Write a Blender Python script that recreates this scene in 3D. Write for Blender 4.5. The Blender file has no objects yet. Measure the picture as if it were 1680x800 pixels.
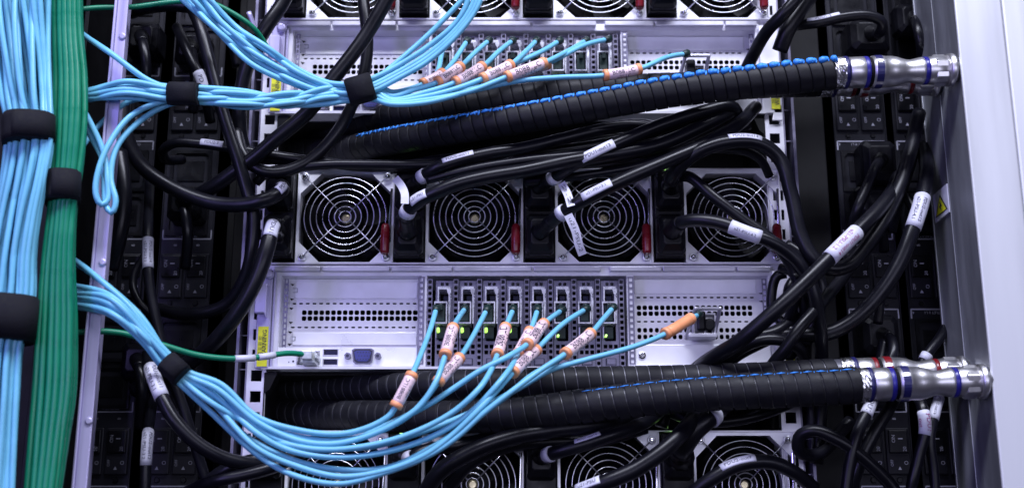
import bpy, math, random
from mathutils import Vector, Matrix
random.seed(7)
SC = bpy.context.scene
COL = SC.collection

# ---------------------------------------------------------------- camera
F = 2000.0; TH = math.atan(0.26); S = 0.00054; D = F*S
ct, st = math.cos(TH), math.sin(TH)
CAM = Vector((0, -D*ct, -D*st))
cd = bpy.data.cameras.new('camera'); cam = bpy.data.objects.new('camera', cd); COL.objects.link(cam)
cam.location = CAM; cam.rotation_euler = (math.pi/2 + TH, 0, 0)
cd.sensor_width = 36; cd.lens = F/1680*36; cd.clip_start = 0.01; cd.clip_end = 50
cd.dof.use_dof = True; cd.dof.focus_distance = 1.035; cd.dof.aperture_fstop = 4.5
SC.camera = cam
# ---------------------------------------------------------------- world and lamps
w = bpy.data.worlds.new('World'); SC.world = w; w.use_nodes = True
bg = w.node_tree.nodes['Background']; bg.inputs[0].default_value = (0.60, 0.58, 0.95, 1); bg.inputs[1].default_value = 0.05
def lamp(name, loc, target, size, power, col, sy=None):
    l = bpy.data.lights.new(name, 'AREA'); l.energy = power; l.color = col; l.size = size
    if sy: l.shape = 'RECTANGLE'; l.size_y = sy
    o = bpy.data.objects.new(name, l); COL.objects.link(o); o.location = loc
    o.rotation_euler = (Vector(target)-Vector(loc)).to_track_quat('-Z', 'Y').to_euler()
lamp('ceiling_lamp', (0.12, -0.95, 1.30), (0.05, 0, 0.0), 1.8, 60, (0.80, 0.83, 1.0), 0.24)
lamp('violet_lamp', (-0.85, -1.2, 0.1), (-0.1, 0, -0.02), 0.22, 6.0, (0.38, 0.32, 1.0), 0.9)
lamp('front_lamp', (0.25, -1.6, -0.10), (0.1, 0, 0), 2.0, 8.0, (0.72, 0.73, 1.0), 0.35)
SC.view_settings.view_transform = 'Standard'; SC.view_settings.look = 'None'
SC.view_settings.exposure = 0.0; SC.view_settings.gamma = 1.0

# ---------------------------------------------------------------- projection: photo position -> place in the rack
def P(px, py, Y=0.0):
    u = px-840; v = 400-py
    dy = F*ct - v*st; dz = F*st + v*ct
    t = (Y-CAM.y)/dy
    return Vector((t*u, Y, CAM.z+t*dz))
def PX(px, py, X):
    u = px-840; v = 400-py
    t = X/u
    return Vector((X, CAM.y+t*(F*ct-v*st), CAM.z+t*(F*st+v*ct)))
def RW(rpx, Y): return rpx*S*(Y+D*ct)/(D*ct)

# ---------------------------------------------------------------- materials
def mat(name, col, rough=0.5, metal=0.0, var=0.12, scale=60, bump=0.0, bscale=400, coat=0.0, stretch=None, emit=None, spec=0.5, rvar=0.1):
    m = bpy.data.materials.new(name); m.use_nodes = True
    nt = m.node_tree; b = nt.nodes['Principled BSDF']
    b.inputs['Roughness'].default_value = rough; b.inputs['Metallic'].default_value = metal
    b.inputs['Specular IOR Level'].default_value = spec
    if coat: b.inputs['Coat Weight'].default_value = coat; b.inputs['Coat Roughness'].default_value = 0.15
    tc = nt.nodes.new('ShaderNodeTexCoord'); mp = nt.nodes.new('ShaderNodeMapping')
    nt.links.new(tc.outputs['Object'], mp.inputs['Vector'])
    if stretch: mp.inputs['Scale'].default_value = stretch
    n = nt.nodes.new('ShaderNodeTexNoise'); n.inputs['Scale'].default_value = scale; n.inputs['Detail'].default_value = 5
    nt.links.new(mp.outputs[0], n.inputs['Vector'])
    r = nt.nodes.new('ShaderNodeMapRange'); r.inputs['From Min'].default_value = 0.3; r.inputs['From Max'].default_value = 0.7
    r.inputs['To Min'].default_value = 1-var; r.inputs['To Max'].default_value = 1+var*0.6
    nt.links.new(n.outputs['Fac'], r.inputs['Value'])
    mx = nt.nodes.new('ShaderNodeVectorMath'); mx.operation = 'SCALE'; mx.inputs[0].default_value = col
    nt.links.new(r.outputs[0], mx.inputs['Scale']); nt.links.new(mx.outputs[0], b.inputs['Base Color'])
    r2 = nt.nodes.new('ShaderNodeMapRange'); r2.inputs['From Min'].default_value = 0.3; r2.inputs['From Max'].default_value = 0.7
    r2.inputs['To Min'].default_value = max(0.02, rough-rvar); r2.inputs['To Max'].default_value = min(1, rough+rvar)
    nt.links.new(n.outputs['Fac'], r2.inputs['Value']); nt.links.new(r2.outputs[0], b.inputs['Roughness'])
    if bump:
        n2 = nt.nodes.new('ShaderNodeTexNoise'); n2.inputs['Scale'].default_value = bscale; n2.inputs['Detail'].default_value = 3
        nt.links.new(mp.outputs[0], n2.inputs['Vector'])
        bp = nt.nodes.new('ShaderNodeBump'); bp.inputs['Strength'].default_value = bump; bp.inputs['Distance'].default_value = 0.0005
        nt.links.new(n2.outputs['Fac'], bp.inputs['Height']); nt.links.new(bp.outputs[0], b.inputs['Normal'])
    if emit:
        b.inputs['Emission Color'].default_value = (*emit[:3], 1); b.inputs['Emission Strength'].default_value = emit[3]
    return m
M = dict(
 zinc=mat('zinc_plated_steel', (0.72, 0.71, 0.78), 0.40, 0.35, 0.10, 35, 0.05, 900),
 zincb=mat('satin_steel', (0.55, 0.54, 0.62), 0.36, 0.6, 0.14, 25, 0.08, 700),
 psu=mat('pale_steel_plate', (0.86, 0.86, 0.91), 0.36, 0.25, 0.08, 40, 0.04, 900),
 nic=mat('bracket_steel', (0.20, 0.19, 0.27), 0.38, 0.6, 0.2, 60),
 chrome=mat('chrome', (0.80, 0.80, 0.82), 0.16, 1.0, 0.05, 80, rvar=0.06),
 wire=mat('polished_wire', (0.74, 0.74, 0.80), 0.30, 1.0, 0.05, 80),
 brushed=mat('brushed_stainless', (0.60, 0.60, 0.63), 0.30, 1.0, 0.22, 12, 0.15, 60, stretch=(30, 30, 1.2)),
 turned=mat('turned_stainless', (0.72, 0.71, 0.72), 0.36, 1.0, 0.03, 60, 0.0, 30, stretch=(12, 1, 1), rvar=0.01),
 manifold=mat('manifold_shaded_stainless', (0.31, 0.32, 0.35), 0.40, 0.6, 0.30, 8, 0.1, 40, stretch=(6, 6, 1.0)),  # left side of the tube, its shade put into the base colour
 manifold_front=mat('manifold_lit_stainless', (0.60, 0.61, 0.65), 0.5, 0.4, 0.06, 5, stretch=(8, 8, 0.6)),  # front of the same tube, coloured paler as the lit side; door edge too
 rotor=mat('fan_blade_plastic', (0.0022, 0.0022, 0.003), 0.45, 0, 0.2, spec=0.12),
 cage=mat('bright_tin_plate', (0.72, 0.72, 0.80), 0.3, 0.6, 0.1, 200),
 foil=mat('crumpled_foil', (0.85, 0.85, 0.86), 0.28, 1.0, 0.15, 120, 0.35, 220),
 plastic=mat('black_plastic', (0.004, 0.004, 0.006), 0.36, 0, 0.2, 80, 0.05, 700, spec=0.22),
 dull=mat('dull_black_paint', (0.006, 0.006, 0.007), 0.5, 0, 0.3, 30, 0.05, 700, spec=0.15),
 pdu=mat('power_strip_plastic', (0.012, 0.012, 0.017), 0.42, 0, 0.2, 40, 0.04, 800, spec=0.18),
 deep=mat('deep_black', (0.004, 0.004, 0.005), 0.7, 0, 0.3, 30, spec=0.15),
 cord=mat('black_cord_jacket', (0.004, 0.004, 0.007), 0.33, 0, 0.2, 60, 0.02, 1500, spec=0.28, rvar=0.05),
 sleeve=mat('hose_wrap', (0.010, 0.010, 0.013), 0.55, 0, 0.3, 90, 0.2, 900, spec=0.22),
 coredark=mat('hose_core_dark', (0.004, 0.004, 0.005), 0.6, 0, 0.2, spec=0.1),
 core=mat('hose_core', (0.10, 0.10, 0.12), 0.4, 0.2, 0.3, 90),
 velcro=mat('black_velcro', (0.006, 0.006, 0.010), 0.8, 0, 0.4, 300, 0.9, 1800, spec=0.25),
 blue=mat('blue_fibre_jacket', (0.155, 0.47, 0.66), 0.34, 0, 0.08, 70, 0.05, 1200, spec=0.4),
 green=mat('green_patch_jacket', (0.004, 0.19, 0.10), 0.34, 0, 0.12, 70, 0.05, 1200, spec=0.4),
 aqua=mat('aqua_fibre_jacket', (0.13, 0.50, 0.66), 0.34, 0, 0.08, 70, spec=0.4),
 orange=mat('orange_tag_plastic', (0.82, 0.33, 0.15), 0.45, 0, 0.12, 120, 0.1, 900),
 tag=mat('tag_paper', (0.80, 0.60, 0.64), 0.5, 0, 0.12, 200),
 paper=mat('white_paper', (0.56, 0.56, 0.66), 0.5, 0, 0.08, 150),
 ink=mat('black_ink', (0.02, 0.02, 0.05), 0.5),
 pink=mat('red_violet_ink', (0.28, 0.02, 0.16), 0.5),
 white=mat('white_print', (0.42, 0.42, 0.50), 0.5),
 grey=mat('shaded_print', (0.22, 0.22, 0.27), 0.5),  # white print greyed to paint in the dimness of the left strips
 red=mat('dark_red_plastic', (0.16, 0.006, 0.012), 0.28, 0, 0.2, 80),
 redr=mat('red_ring', (0.16, 0.006, 0.01), 0.3),
 bluer=mat('dark_blue_ring', (0.018, 0.016, 0.20), 0.3),
 navy=mat('navy_rubber', (0.010, 0.010, 0.08), 0.4),
 lace=mat('blue_lacing', (0.03, 0.26, 0.80), 0.5, 0, 0.35, 500, 0.5, 900),
 yellow=mat('yellow_label', (0.72, 0.72, 0.02), 0.5),
 brass=mat('brass_hub', (0.62, 0.55, 0.34), 0.3, 0.8),
 post=mat('anodised_post', (0.47, 0.44, 0.66), 0.38, 0.35, 0.12, 8, 0.05, 80, stretch=(20, 20, 1)),
 vga=mat('vga_blue', (0.035, 0.04, 0.20), 0.45),
 clear=mat('clear_plug_plastic', (0.55, 0.58, 0.62), 0.15, 0, 0.2, 200, spec=0.7),
 dgreen=mat('dark_green_latch', (0.003, 0.018, 0.015), 0.4),
 gold=mat('contact_gold', (0.75, 0.72, 0.60), 0.25, 0.9),
 led=mat('green_light', (0.3, 0.6, 0.1), 0.4, emit=(0.45, 1.0, 0.25, 2.2)),
 ledw=mat('pale_light', (0.5, 0.6, 0.4), 0.4, emit=(0.45, 0.9, 0.12, 1.6)),
)

# ---------------------------------------------------------------- mesh builder
class MB:
    def __init__(s): s.v = []; s.f = []; s.m = []
    def add(s, vs, fs, mi=0):
        k = len(s.v); s.v += [Vector(p) for p in vs]; s.f += [tuple(i+k for i in f) for f in fs]; s.m += [mi]*len(fs)
        return s
    def box(s, x0, x1, y0, y1, z0, z1, mi=0):
        if x0 > x1: x0, x1 = x1, x0
        if y0 > y1: y0, y1 = y1, y0
        if z0 > z1: z0, z1 = z1, z0
        vs = [(x, y, z) for z in (z0, z1) for y in (y0, y1) for x in (x0, x1)]
        return s.add(vs, [(0, 2, 3, 1), (4, 5, 7, 6), (0, 1, 5, 4), (2, 6, 7, 3), (0, 4, 6, 2), (1, 3, 7, 5)], mi)
    def rings(s, rs, mi=0, caps=True, closed=False):
        n = len(rs[0]); vs = [p for r in rs for p in r]; fs = []
        m = len(rs)
        for i in range(m if closed else m-1):
            a = i*n; b = ((i+1) % m)*n
            for j in range(n): fs.append((a+j, a+(j+1) % n, b+(j+1) % n, b+j))
        if caps and not closed: fs.append(tuple(range(n))[::-1]); fs.append(tuple(range((m-1)*n, m*n)))
        return s.add(vs, fs, mi)
    def lathe(s, A, B, prof, n=28, mi=0, hexr=None):
        A = Vector(A); B = Vector(B); d = B-A; t = d.normalized()
        u = t.orthogonal().normalized(); v = t.cross(u)
        rs = [[A+d*f+(u*math.cos(2*math.pi*j/n)+v*math.sin(2*math.pi*j/n))*r for j in range(n)] for f, r in prof]
        return s.rings(rs, mi)
    def cyl(s, A, B, r, n=16, mi=0): return s.lathe(A, B, [(0, r), (1, r)], n, mi)
    def torus(s, c, R, r, n=56, k=6, mi=0):      # ring facing -Y
        rs = []
        for i in range(n):
            a = 2*math.pi*i/n; e = Vector((math.cos(a), 0, math.sin(a)))
            rs.append([Vector(c)+e*(R+r*math.cos(2*math.pi*j/k))+Vector((0, r*math.sin(2*math.pi*j/k), 0)) for j in range(k)])
        return s.rings(rs, mi, closed=True)
    def prism(s, pts, y0, y1, mi=0):             # polygon in XZ pushed along Y
        n = len(pts)
        vs = [(x, y0, z) for x, z in pts]+[(x, y1, z) for x, z in pts]
        return s.add(vs, [tuple(range(n))[::-1], tuple(range(n, 2*n))]+[(j, (j+1) % n, n+(j+1) % n, n+j) for j in range(n)], mi)
    def plate(s, x0, x1, z0, z1, holes, y0, y1, mi=0, ch=0.0):
        """sheet in XZ from y0 (front) to y1 with real rectangular holes (hx0,hx1,hz0,hz1); ch = corner fill"""
        xs = sorted({round(a, 6) for a in [x0, x1]+[h[0] for h in holes]+[h[1] for h in holes]})
        zs = sorted({round(a, 6) for a in [z0, z1]+[h[2] for h in holes]+[h[3] for h in holes]})
        hr = [tuple(round(a, 6) for a in h) for h in holes]
        def solid(i, j):
            if i < 0 or j < 0 or i >= len(xs)-1 or j >= len(zs)-1: return False
            cx = (xs[i]+xs[i+1])/2; cz = (zs[j]+zs[j+1])/2
            return not any(h[0] < cx < h[1] and h[2] < cz < h[3] for h in hr)
        g = [[solid(i, j) for j in range(len(zs)-1)] for i in range(len(xs)-1)]
        G = lambda i, j: 0 <= i < len(xs)-1 and 0 <= j < len(zs)-1 and g[i][j]
        for i in range(len(xs)-1):
            for j in range(len(zs)-1):
                if not g[i][j]: continue
                a, b, c, d = xs[i], xs[i+1], zs[j], zs[j+1]
                s.add([(a, y0, c), (b, y0, c), (b, y0, d), (a, y0, d)], [(0, 1, 2, 3)], mi)
                if not G(i-1, j): s.add([(a, y0, c), (a, y0, d), (a, y1, d), (a, y1, c)], [(0, 1, 2, 3)], mi)
                if not G(i+1, j): s.add([(b, y0, c), (b, y1, c), (b, y1, d), (b, y0, d)], [(0, 1, 2, 3)], mi)
                if not G(i, j-1): s.add([(a, y0, c), (a, y1, c), (b, y1, c), (b, y0, c)], [(0, 1, 2, 3)], mi)
                if not G(i, j+1): s.add([(a, y0, d), (b, y0, d), (b, y1, d), (a, y1, d)], [(0, 1, 2, 3)], mi)
        if ch:
            for h in hr:
                for sx, sz, qx, qz in ((h[0], h[2], 1, 1), (h[1], h[2], -1, 1), (h[0], h[3], 1, -1), (h[1], h[3], -1, -1)):
                    s.add([(sx, y0, sz), (sx+qx*ch, y0, sz), (sx, y0, sz+qz*ch)], [(0, 1, 2) if qx*qz > 0 else (0, 2, 1)], mi)
        return s
    def build(s, name, mats, parent=None, smooth=False, bevel=0.0):
        me = bpy.data.meshes.new(name)
        off = Vector((0, 0, 0))
        q = parent
        while q: off += q.location; q = q.parent
        base = off.copy()
        if parent is None:
            base = Vector((sum(p.x for p in s.v), sum(p.y for p in s.v), sum(p.z for p in s.v)))/len(s.v)
        me.from_pydata([tuple(p-base) for p in s.v], [], s.f)
        if not isinstance(mats, (list, tuple)): mats = [mats]
        for m in mats: me.materials.append(m)
        me.polygons.foreach_set('material_index', s.m)
        if smooth: me.polygons.foreach_set('use_smooth', [len(f) <= 4 for f in s.f])
        me.update()
        o = bpy.data.objects.new(name, me); COL.objects.link(o)
        if parent: o.parent = parent
        else: o.location = base
        if bevel:
            b = o.modifiers.new('bevel', 'BEVEL'); b.width = bevel; b.segments = 2; b.limit_method = 'ANGLE'; b.angle_limit = math.radians(40)
        return o
def part(name, mats, parent, fn, **k):
    b = MB(); fn(b); return b.build(name, mats, parent, **k)
def tag(o, label, cat=None, group=None):
    o['label'] = label
    if cat: o['category'] = cat
    if group: o['group'] = group
    return o
def struct(o): o['kind'] = 'structure'; return o
def empty(name, loc, label=None, cat=None, group=None):
    o = bpy.data.objects.new(name, None); COL.objects.link(o); o.location = loc; o.empty_display_size = 0.01
    if label: tag(o, label, cat, group)
    return o
def copy_tree(o, parent=None):
    c = o.copy(); COL.objects.link(c); c.parent = parent
    for ch in [x for x in ALLCH.get(o.name, [])]: copy_tree(ch, c)
    return c
ALLCH = {}
def index_children():
    ALLCH.clear()
    for o in bpy.data.objects:
        if o.parent: ALLCH.setdefault(o.parent.name, []).append(o)

# ---------------------------------------------------------------- writing
TXT = {}
def text_geo(s_):
    if s_ in TXT: return TXT[s_]
    cu = bpy.data.curves.new('t', 'FONT'); cu.body = s_; cu.size = 1; cu.align_x = 'CENTER'; cu.align_y = 'CENTER'; cu.resolution_u = 2
    o = bpy.data.objects.new('t', cu); COL.objects.link(o)
    dg = bpy.context.evaluated_depsgraph_get(); dg.update()
    me = o.evaluated_get(dg).to_mesh()
    vs = [tuple(v.co) for v in me.vertices]; fs = [tuple(p.vertices) for p in me.polygons]
    bpy.data.objects.remove(o); bpy.data.curves.remove(cu)
    TXT[s_] = (vs, fs); return TXT[s_]
def flat_text(b, s_, c, size, right=(1, 0, 0), up=(0, 0, 1), mi=0, sx=1.0):
    vs, fs = text_geo(s_); c = Vector(c); right = Vector(right); up = Vector(up)
    b.add([c+right*v[0]*size*sx+up*v[1]*size for v in vs], fs, mi)

# ---------------------------------------------------------------- cables
def spline(pts, step=7.0):
    """Catmull-Rom through (px, py, Y) points, sampled about every step photo pixels"""
    q = [Vector(p) for p in pts]; k = 1500.0
    q = [Vector((p.x, p.y, p.z*k)) for p in q]
    ext = [q[0]*2-q[1]]+q+[q[-1]*2-q[-2]]; out = []
    for i in range(1, len(ext)-2):
        p0, p1, p2, p3 = ext[i-1:i+3]
        t0 = 0; t1 = max((p1-p0).length, 1e-4)**0.5; t2 = t1+max((p2-p1).length, 1e-4)**0.5; t3 = t2+max((p3-p2).length, 1e-4)**0.5
        n = max(2, int((p2-p1).length/step))
        for a in range(n):
            t = t1+(t2-t1)*a/n
            A1 = p0*((t1-t)/(t1-t0))+p1*((t-t0)/(t1-t0)); A2 = p1*((t2-t)/(t2-t1))+p2*((t-t1)/(t2-t1)); A3 = p2*((t3-t)/(t3-t2))+p3*((t-t2)/(t3-t2))
            B1 = A1*((t2-t)/(t2-t0))+A2*((t-t0)/(t2-t0)); B2 = A2*((t3-t)/(t3-t1))+A3*((t-t1)/(t3-t1))
            out.append(B1*((t2-t)/(t2-t1))+B2*((t-t1)/(t2-t1)))
    out.append(q[-1])
    return [Vector((p.x, p.y, p.z/k)) for p in out]
class Path:
    def __init__(s, pts, r, step=7.0):
        s.sp = spline(pts, step); s.w = [P(p.x, p.y, p.z) for p in s.sp]
        s.r = r*S*0.95
        s.frame()
    def frame(s):
        n = len(s.w); s.t = []
        for i in range(n):
            s.t.append((s.w[min(n-1, i+1)]-s.w[max(0, i-1)]).normalized())
        u = s.t[0].orthogonal().normalized(); s.u = []
        for t in s.t:
            u = (u-t*u.dot(t)).normalized(); s.u.append(u)
        s.L = [0]
        for i in range(1, n): s.L.append(s.L[-1]+(s.w[i]-s.w[i-1]).length)
    def near(s, px, py): return min(range(len(s.sp)), key=lambda i: (s.sp[i].x-px)**2+(s.sp[i].y-py)**2)
    def at(s, l):
        l = max(0, min(s.L[-1], l)); i = 0
        lo, hi = 0, len(s.L)-1
        while hi-lo > 1:
            m = (lo+hi)//2
            if s.L[m] <= l: lo = m
            else: hi = m
        f = (l-s.L[lo])/max(1e-9, s.L[hi]-s.L[lo])
        return s.w[lo].lerp(s.w[hi], f), s.t[lo].lerp(s.t[hi], f).normalized(), s.u[lo].lerp(s.u[hi], f).normalized()
    def tube(s, b, r=None, l0=0.0, l1=None, n=12, mi=0, prof=None):
        r = r or s.r; l1 = s.L[-1] if l1 is None else l1
        if prof: stops = prof
        else:
            k = max(2, int((l1-l0)/(7*S))+1)
            stops = [(l0+(l1-l0)*i/k, r) for i in range(k+1)]
        rs = []
        for l, rr in stops:
            c, t, u = s.at(l); v = t.cross(u)
            rs.append([c+(u*math.cos(2*math.pi*j/n)+v*math.sin(2*math.pi*j/n))*rr for j in range(n)])
        b.rings(rs, mi); return b
    def wrap_text(s, b, txt, l, r, size, off=0.0, flip=False, mi=0):
        """writing wrapped round the cable at arc length l, facing out of the rack"""
        vs, fs = text_geo(txt); out = []
        for x, y, _ in vs:
            a = x*size; h = y*size+off
            if flip: a = -a; h = -h
            c, t, u = s.at(l+a)
            n = (CAM-c); n = (n-t*n.dot(t)).normalized(); sd = n.cross(t)
            ph = h/r
            out.append(c+(n*math.cos(ph)+sd*math.sin(ph))*r)
        b.add(out, fs, mi)

def fibre(pts, r, name, label, cat, group, material, parent=None):
    p = Path(pts, r); b = MB(); p.tube(b, n=10)
    o = b.build(name, material, parent, smooth=True)
    if not parent: tag(o, label, cat, group)
    return o, p

def ends_of(p, a, b_):
    la, lb = p.L[p.near(*a)], p.L[p.near(*b_)]
    return (la, lb) if la < lb else (lb, la)

def fibre_tagged(pts, r, tagpos, label, group, txt='B0881LC', plug=True, caps=(1, 1), tagcol='tag', flip=False):
    """a fibre cable with its orange-ended tag and its connector"""
    p = Path(pts, r)
    e = empty('fibre_cable', p.w[-1], label, 'fibre cable', group)
    b = MB(); p.tube(b, n=10); b.build('jacket', M['blue'], e, smooth=True)
    l0, l1 = ends_of(p, *tagpos); R = 9.2*S*0.95; R2 = R*1.08; cl = 0.0042
    b = MB(); p.tube(b, prof=[(l0+cl*.6, R*0.99), (l1-cl*.6, R*0.99)] if False else [(l0+cl*.6+(l1-l0-cl*1.2)*i/6, R) for i in range(7)], n=20)
    tg = b.build('cable_tag', M[tagcol], e, smooth=True)
    for a, c in ((l0, l0+cl), (l1-cl, l1)):
        b = MB(); p.tube(b, prof=[(a, R2*.72), (a+0.0003, R2), (c-0.0003, R2), (c, R2*.9)], n=20); b.build('end_cap', M['orange'], tg, smooth=True)
    if txt:
        b = MB(); L = l1-l0-2*cl
        sz = L*0.88/ (0.66*len(txt))
        p.wrap_text(b, txt, (l0+l1)/2, R+0.00022, sz*1.12, 0.0011, flip)
        p.wrap_text(b, 'u21-LC', (l0+l1)/2, R+0.00022, sz*0.8, -0.0036, flip)
        b.build('tag_writing', M['ink'], tg)
    if plug:
        c, t, u = p.at(p.L[-1])
        b = MB(); p.tube(b, prof=[(p.L[-1]-0.007, p.r*1.1), (p.L[-1]-0.004, p.r*1.5), (p.L[-1], p.r*1.7)], n=10)
        b.build('strain_relief', M['dgreen'], e, smooth=True)
    return e, p

def power_cable(pts, r, label, tags=(), plug=None, collar=None, group='black power cables', extra=None, mk='cord', n=14):
    """cord + optional paper labels [(a,b,[lines],flip,col)] + plug at the first point [size px w,h,depth m]"""
    p = Path(pts, r)
    if not tags and not plug and not collar:
        b = MB(); p.tube(b, n=n); return tag(b.build('power_cable', M[mk], None, smooth=True), label, 'power cable', group), p
    e = empty('power_cable', p.w[0], label, 'power cable', group)
    b = MB(); p.tube(b, n=n); b.build('cord', M[mk], e, smooth=True)
    if plug:
        w_, h_, d_ = plug[0]*S/2, plug[1]*S/2, plug[2]
        c = p.w[0]; z1 = plug[3] if len(plug) > 3 else 0.004
        b = MB()
        def rr(w2, h2, y, k=0.25):
            q = min(w2, h2)*k
            return [Vector((c.x+sx, y, c.z+sz)) for sx, sz in ((-w2+q, -h2), (w2-q, -h2), (w2, -h2+q), (w2, h2-q), (w2-q, h2), (-w2+q, h2), (-w2, h2-q), (-w2, -h2+q))]
        b.rings([rr(w_, h_, z1), rr(w_, h_, c.y+d_*0.4), rr(w_*.97, h_*.97, c.y+d_*0.35), rr(w_*.9, h_*.88, c.y+0.003), rr(w_*.62, h_*.6, c.y-0.002)])
        b.build('plug', M['plastic'], e, bevel=0.0008)
        b = MB(); l = min(p.L[-1]*.5, 0.022)
        pr = [(l*i/9, p.r*((1.5-0.35*i/9) if not collar else (1.5-0.45*min(1, i/3)))*(1.0 if i % 2 == 0 else 0.94)) for i in range(10)]
        p.tube(b, prof=pr, n=14); b.build('strain_relief', M['plastic'], e, smooth=True)
    if collar:
        for a, c_ in collar:
            l0, l1 = ends_of(p, a, c_); lm = l0+(l1-l0)*.6; hl = min(.0030, (l1-l0)/2); b = MB(); p.tube(b, prof=[(lm-hl, p.r*1.18), (lm+hl, p.r*1.16)], n=18)
            b.build('white_band', M['paper'], e, smooth=True)
    for tg in tags:
        a, c_, lines, flip, col = tg[:5]; arc = tg[5] if len(tg) > 5 else None
        l0, l1 = ends_of(p, a, c_); R = p.r*1.07; k = 6
        if arc:
            b = MB(); rs = []
            for i in range(k+1):
                c, tt, u = p.at(l0+(l1-l0)*i/k); nn = CAM-c; nn = (nn-tt*nn.dot(tt)).normalized(); sd = nn.cross(tt)
                if sd.z < 0: sd = -sd
                an = [math.radians(arc[0]+(arc[1]-arc[0])*j/8) for j in range(9)]
                rs.append([c+(nn*math.cos(q)+sd*math.sin(q))*R for q in an]+[c+(nn*math.cos(q)+sd*math.sin(q))*(R-.0004) for q in an[::-1]])
            b.rings(rs)
        else:
            b = MB(); p.tube(b, prof=[(l0+(l1-l0)*i/k, R) for i in range(k+1)], n=18)
        t = b.build('paper_label', M['paper'], e, smooth=True)
        b = MB(); L = l1-l0; nl = max(len(x) for x in lines)
        sz = min(L*0.92/(0.62*nl), R*1.15)
        if arc:
            c, tt, u = p.at((l0+l1)/2); nn = CAM-c; sg = 1 if nn.cross(tt).z > 0 else -1
            mid = math.radians(max(arc[0], -60)+min(arc[1], 75))/2*R*sg*(-1 if flip else 1)
            sz = min(sz, R*.8)
        offs = [0] if len(lines) == 1 else [0.62*sz, -0.62*sz]
        if arc: offs = [mid*(1 if True else 0)]
        for x, of in zip(lines, offs): p.wrap_text(b, x, (l0+l1)/2, R+0.00025, sz, of, flip)
        b.build('label_writing', M[col], t)
    return e, p

# ================================================================ the rack behind everything
Xp = lambda x, y=520, Y=0.0: P(x, y, Y).x
Zp = lambda y, x=600, Y=0.0: P(x, y, Y).z
b = MB(); b.box(-0.9, 0.9, 0.42, 0.44, -0.9, 0.9); struct(b.build('background', M['deep']))

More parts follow.
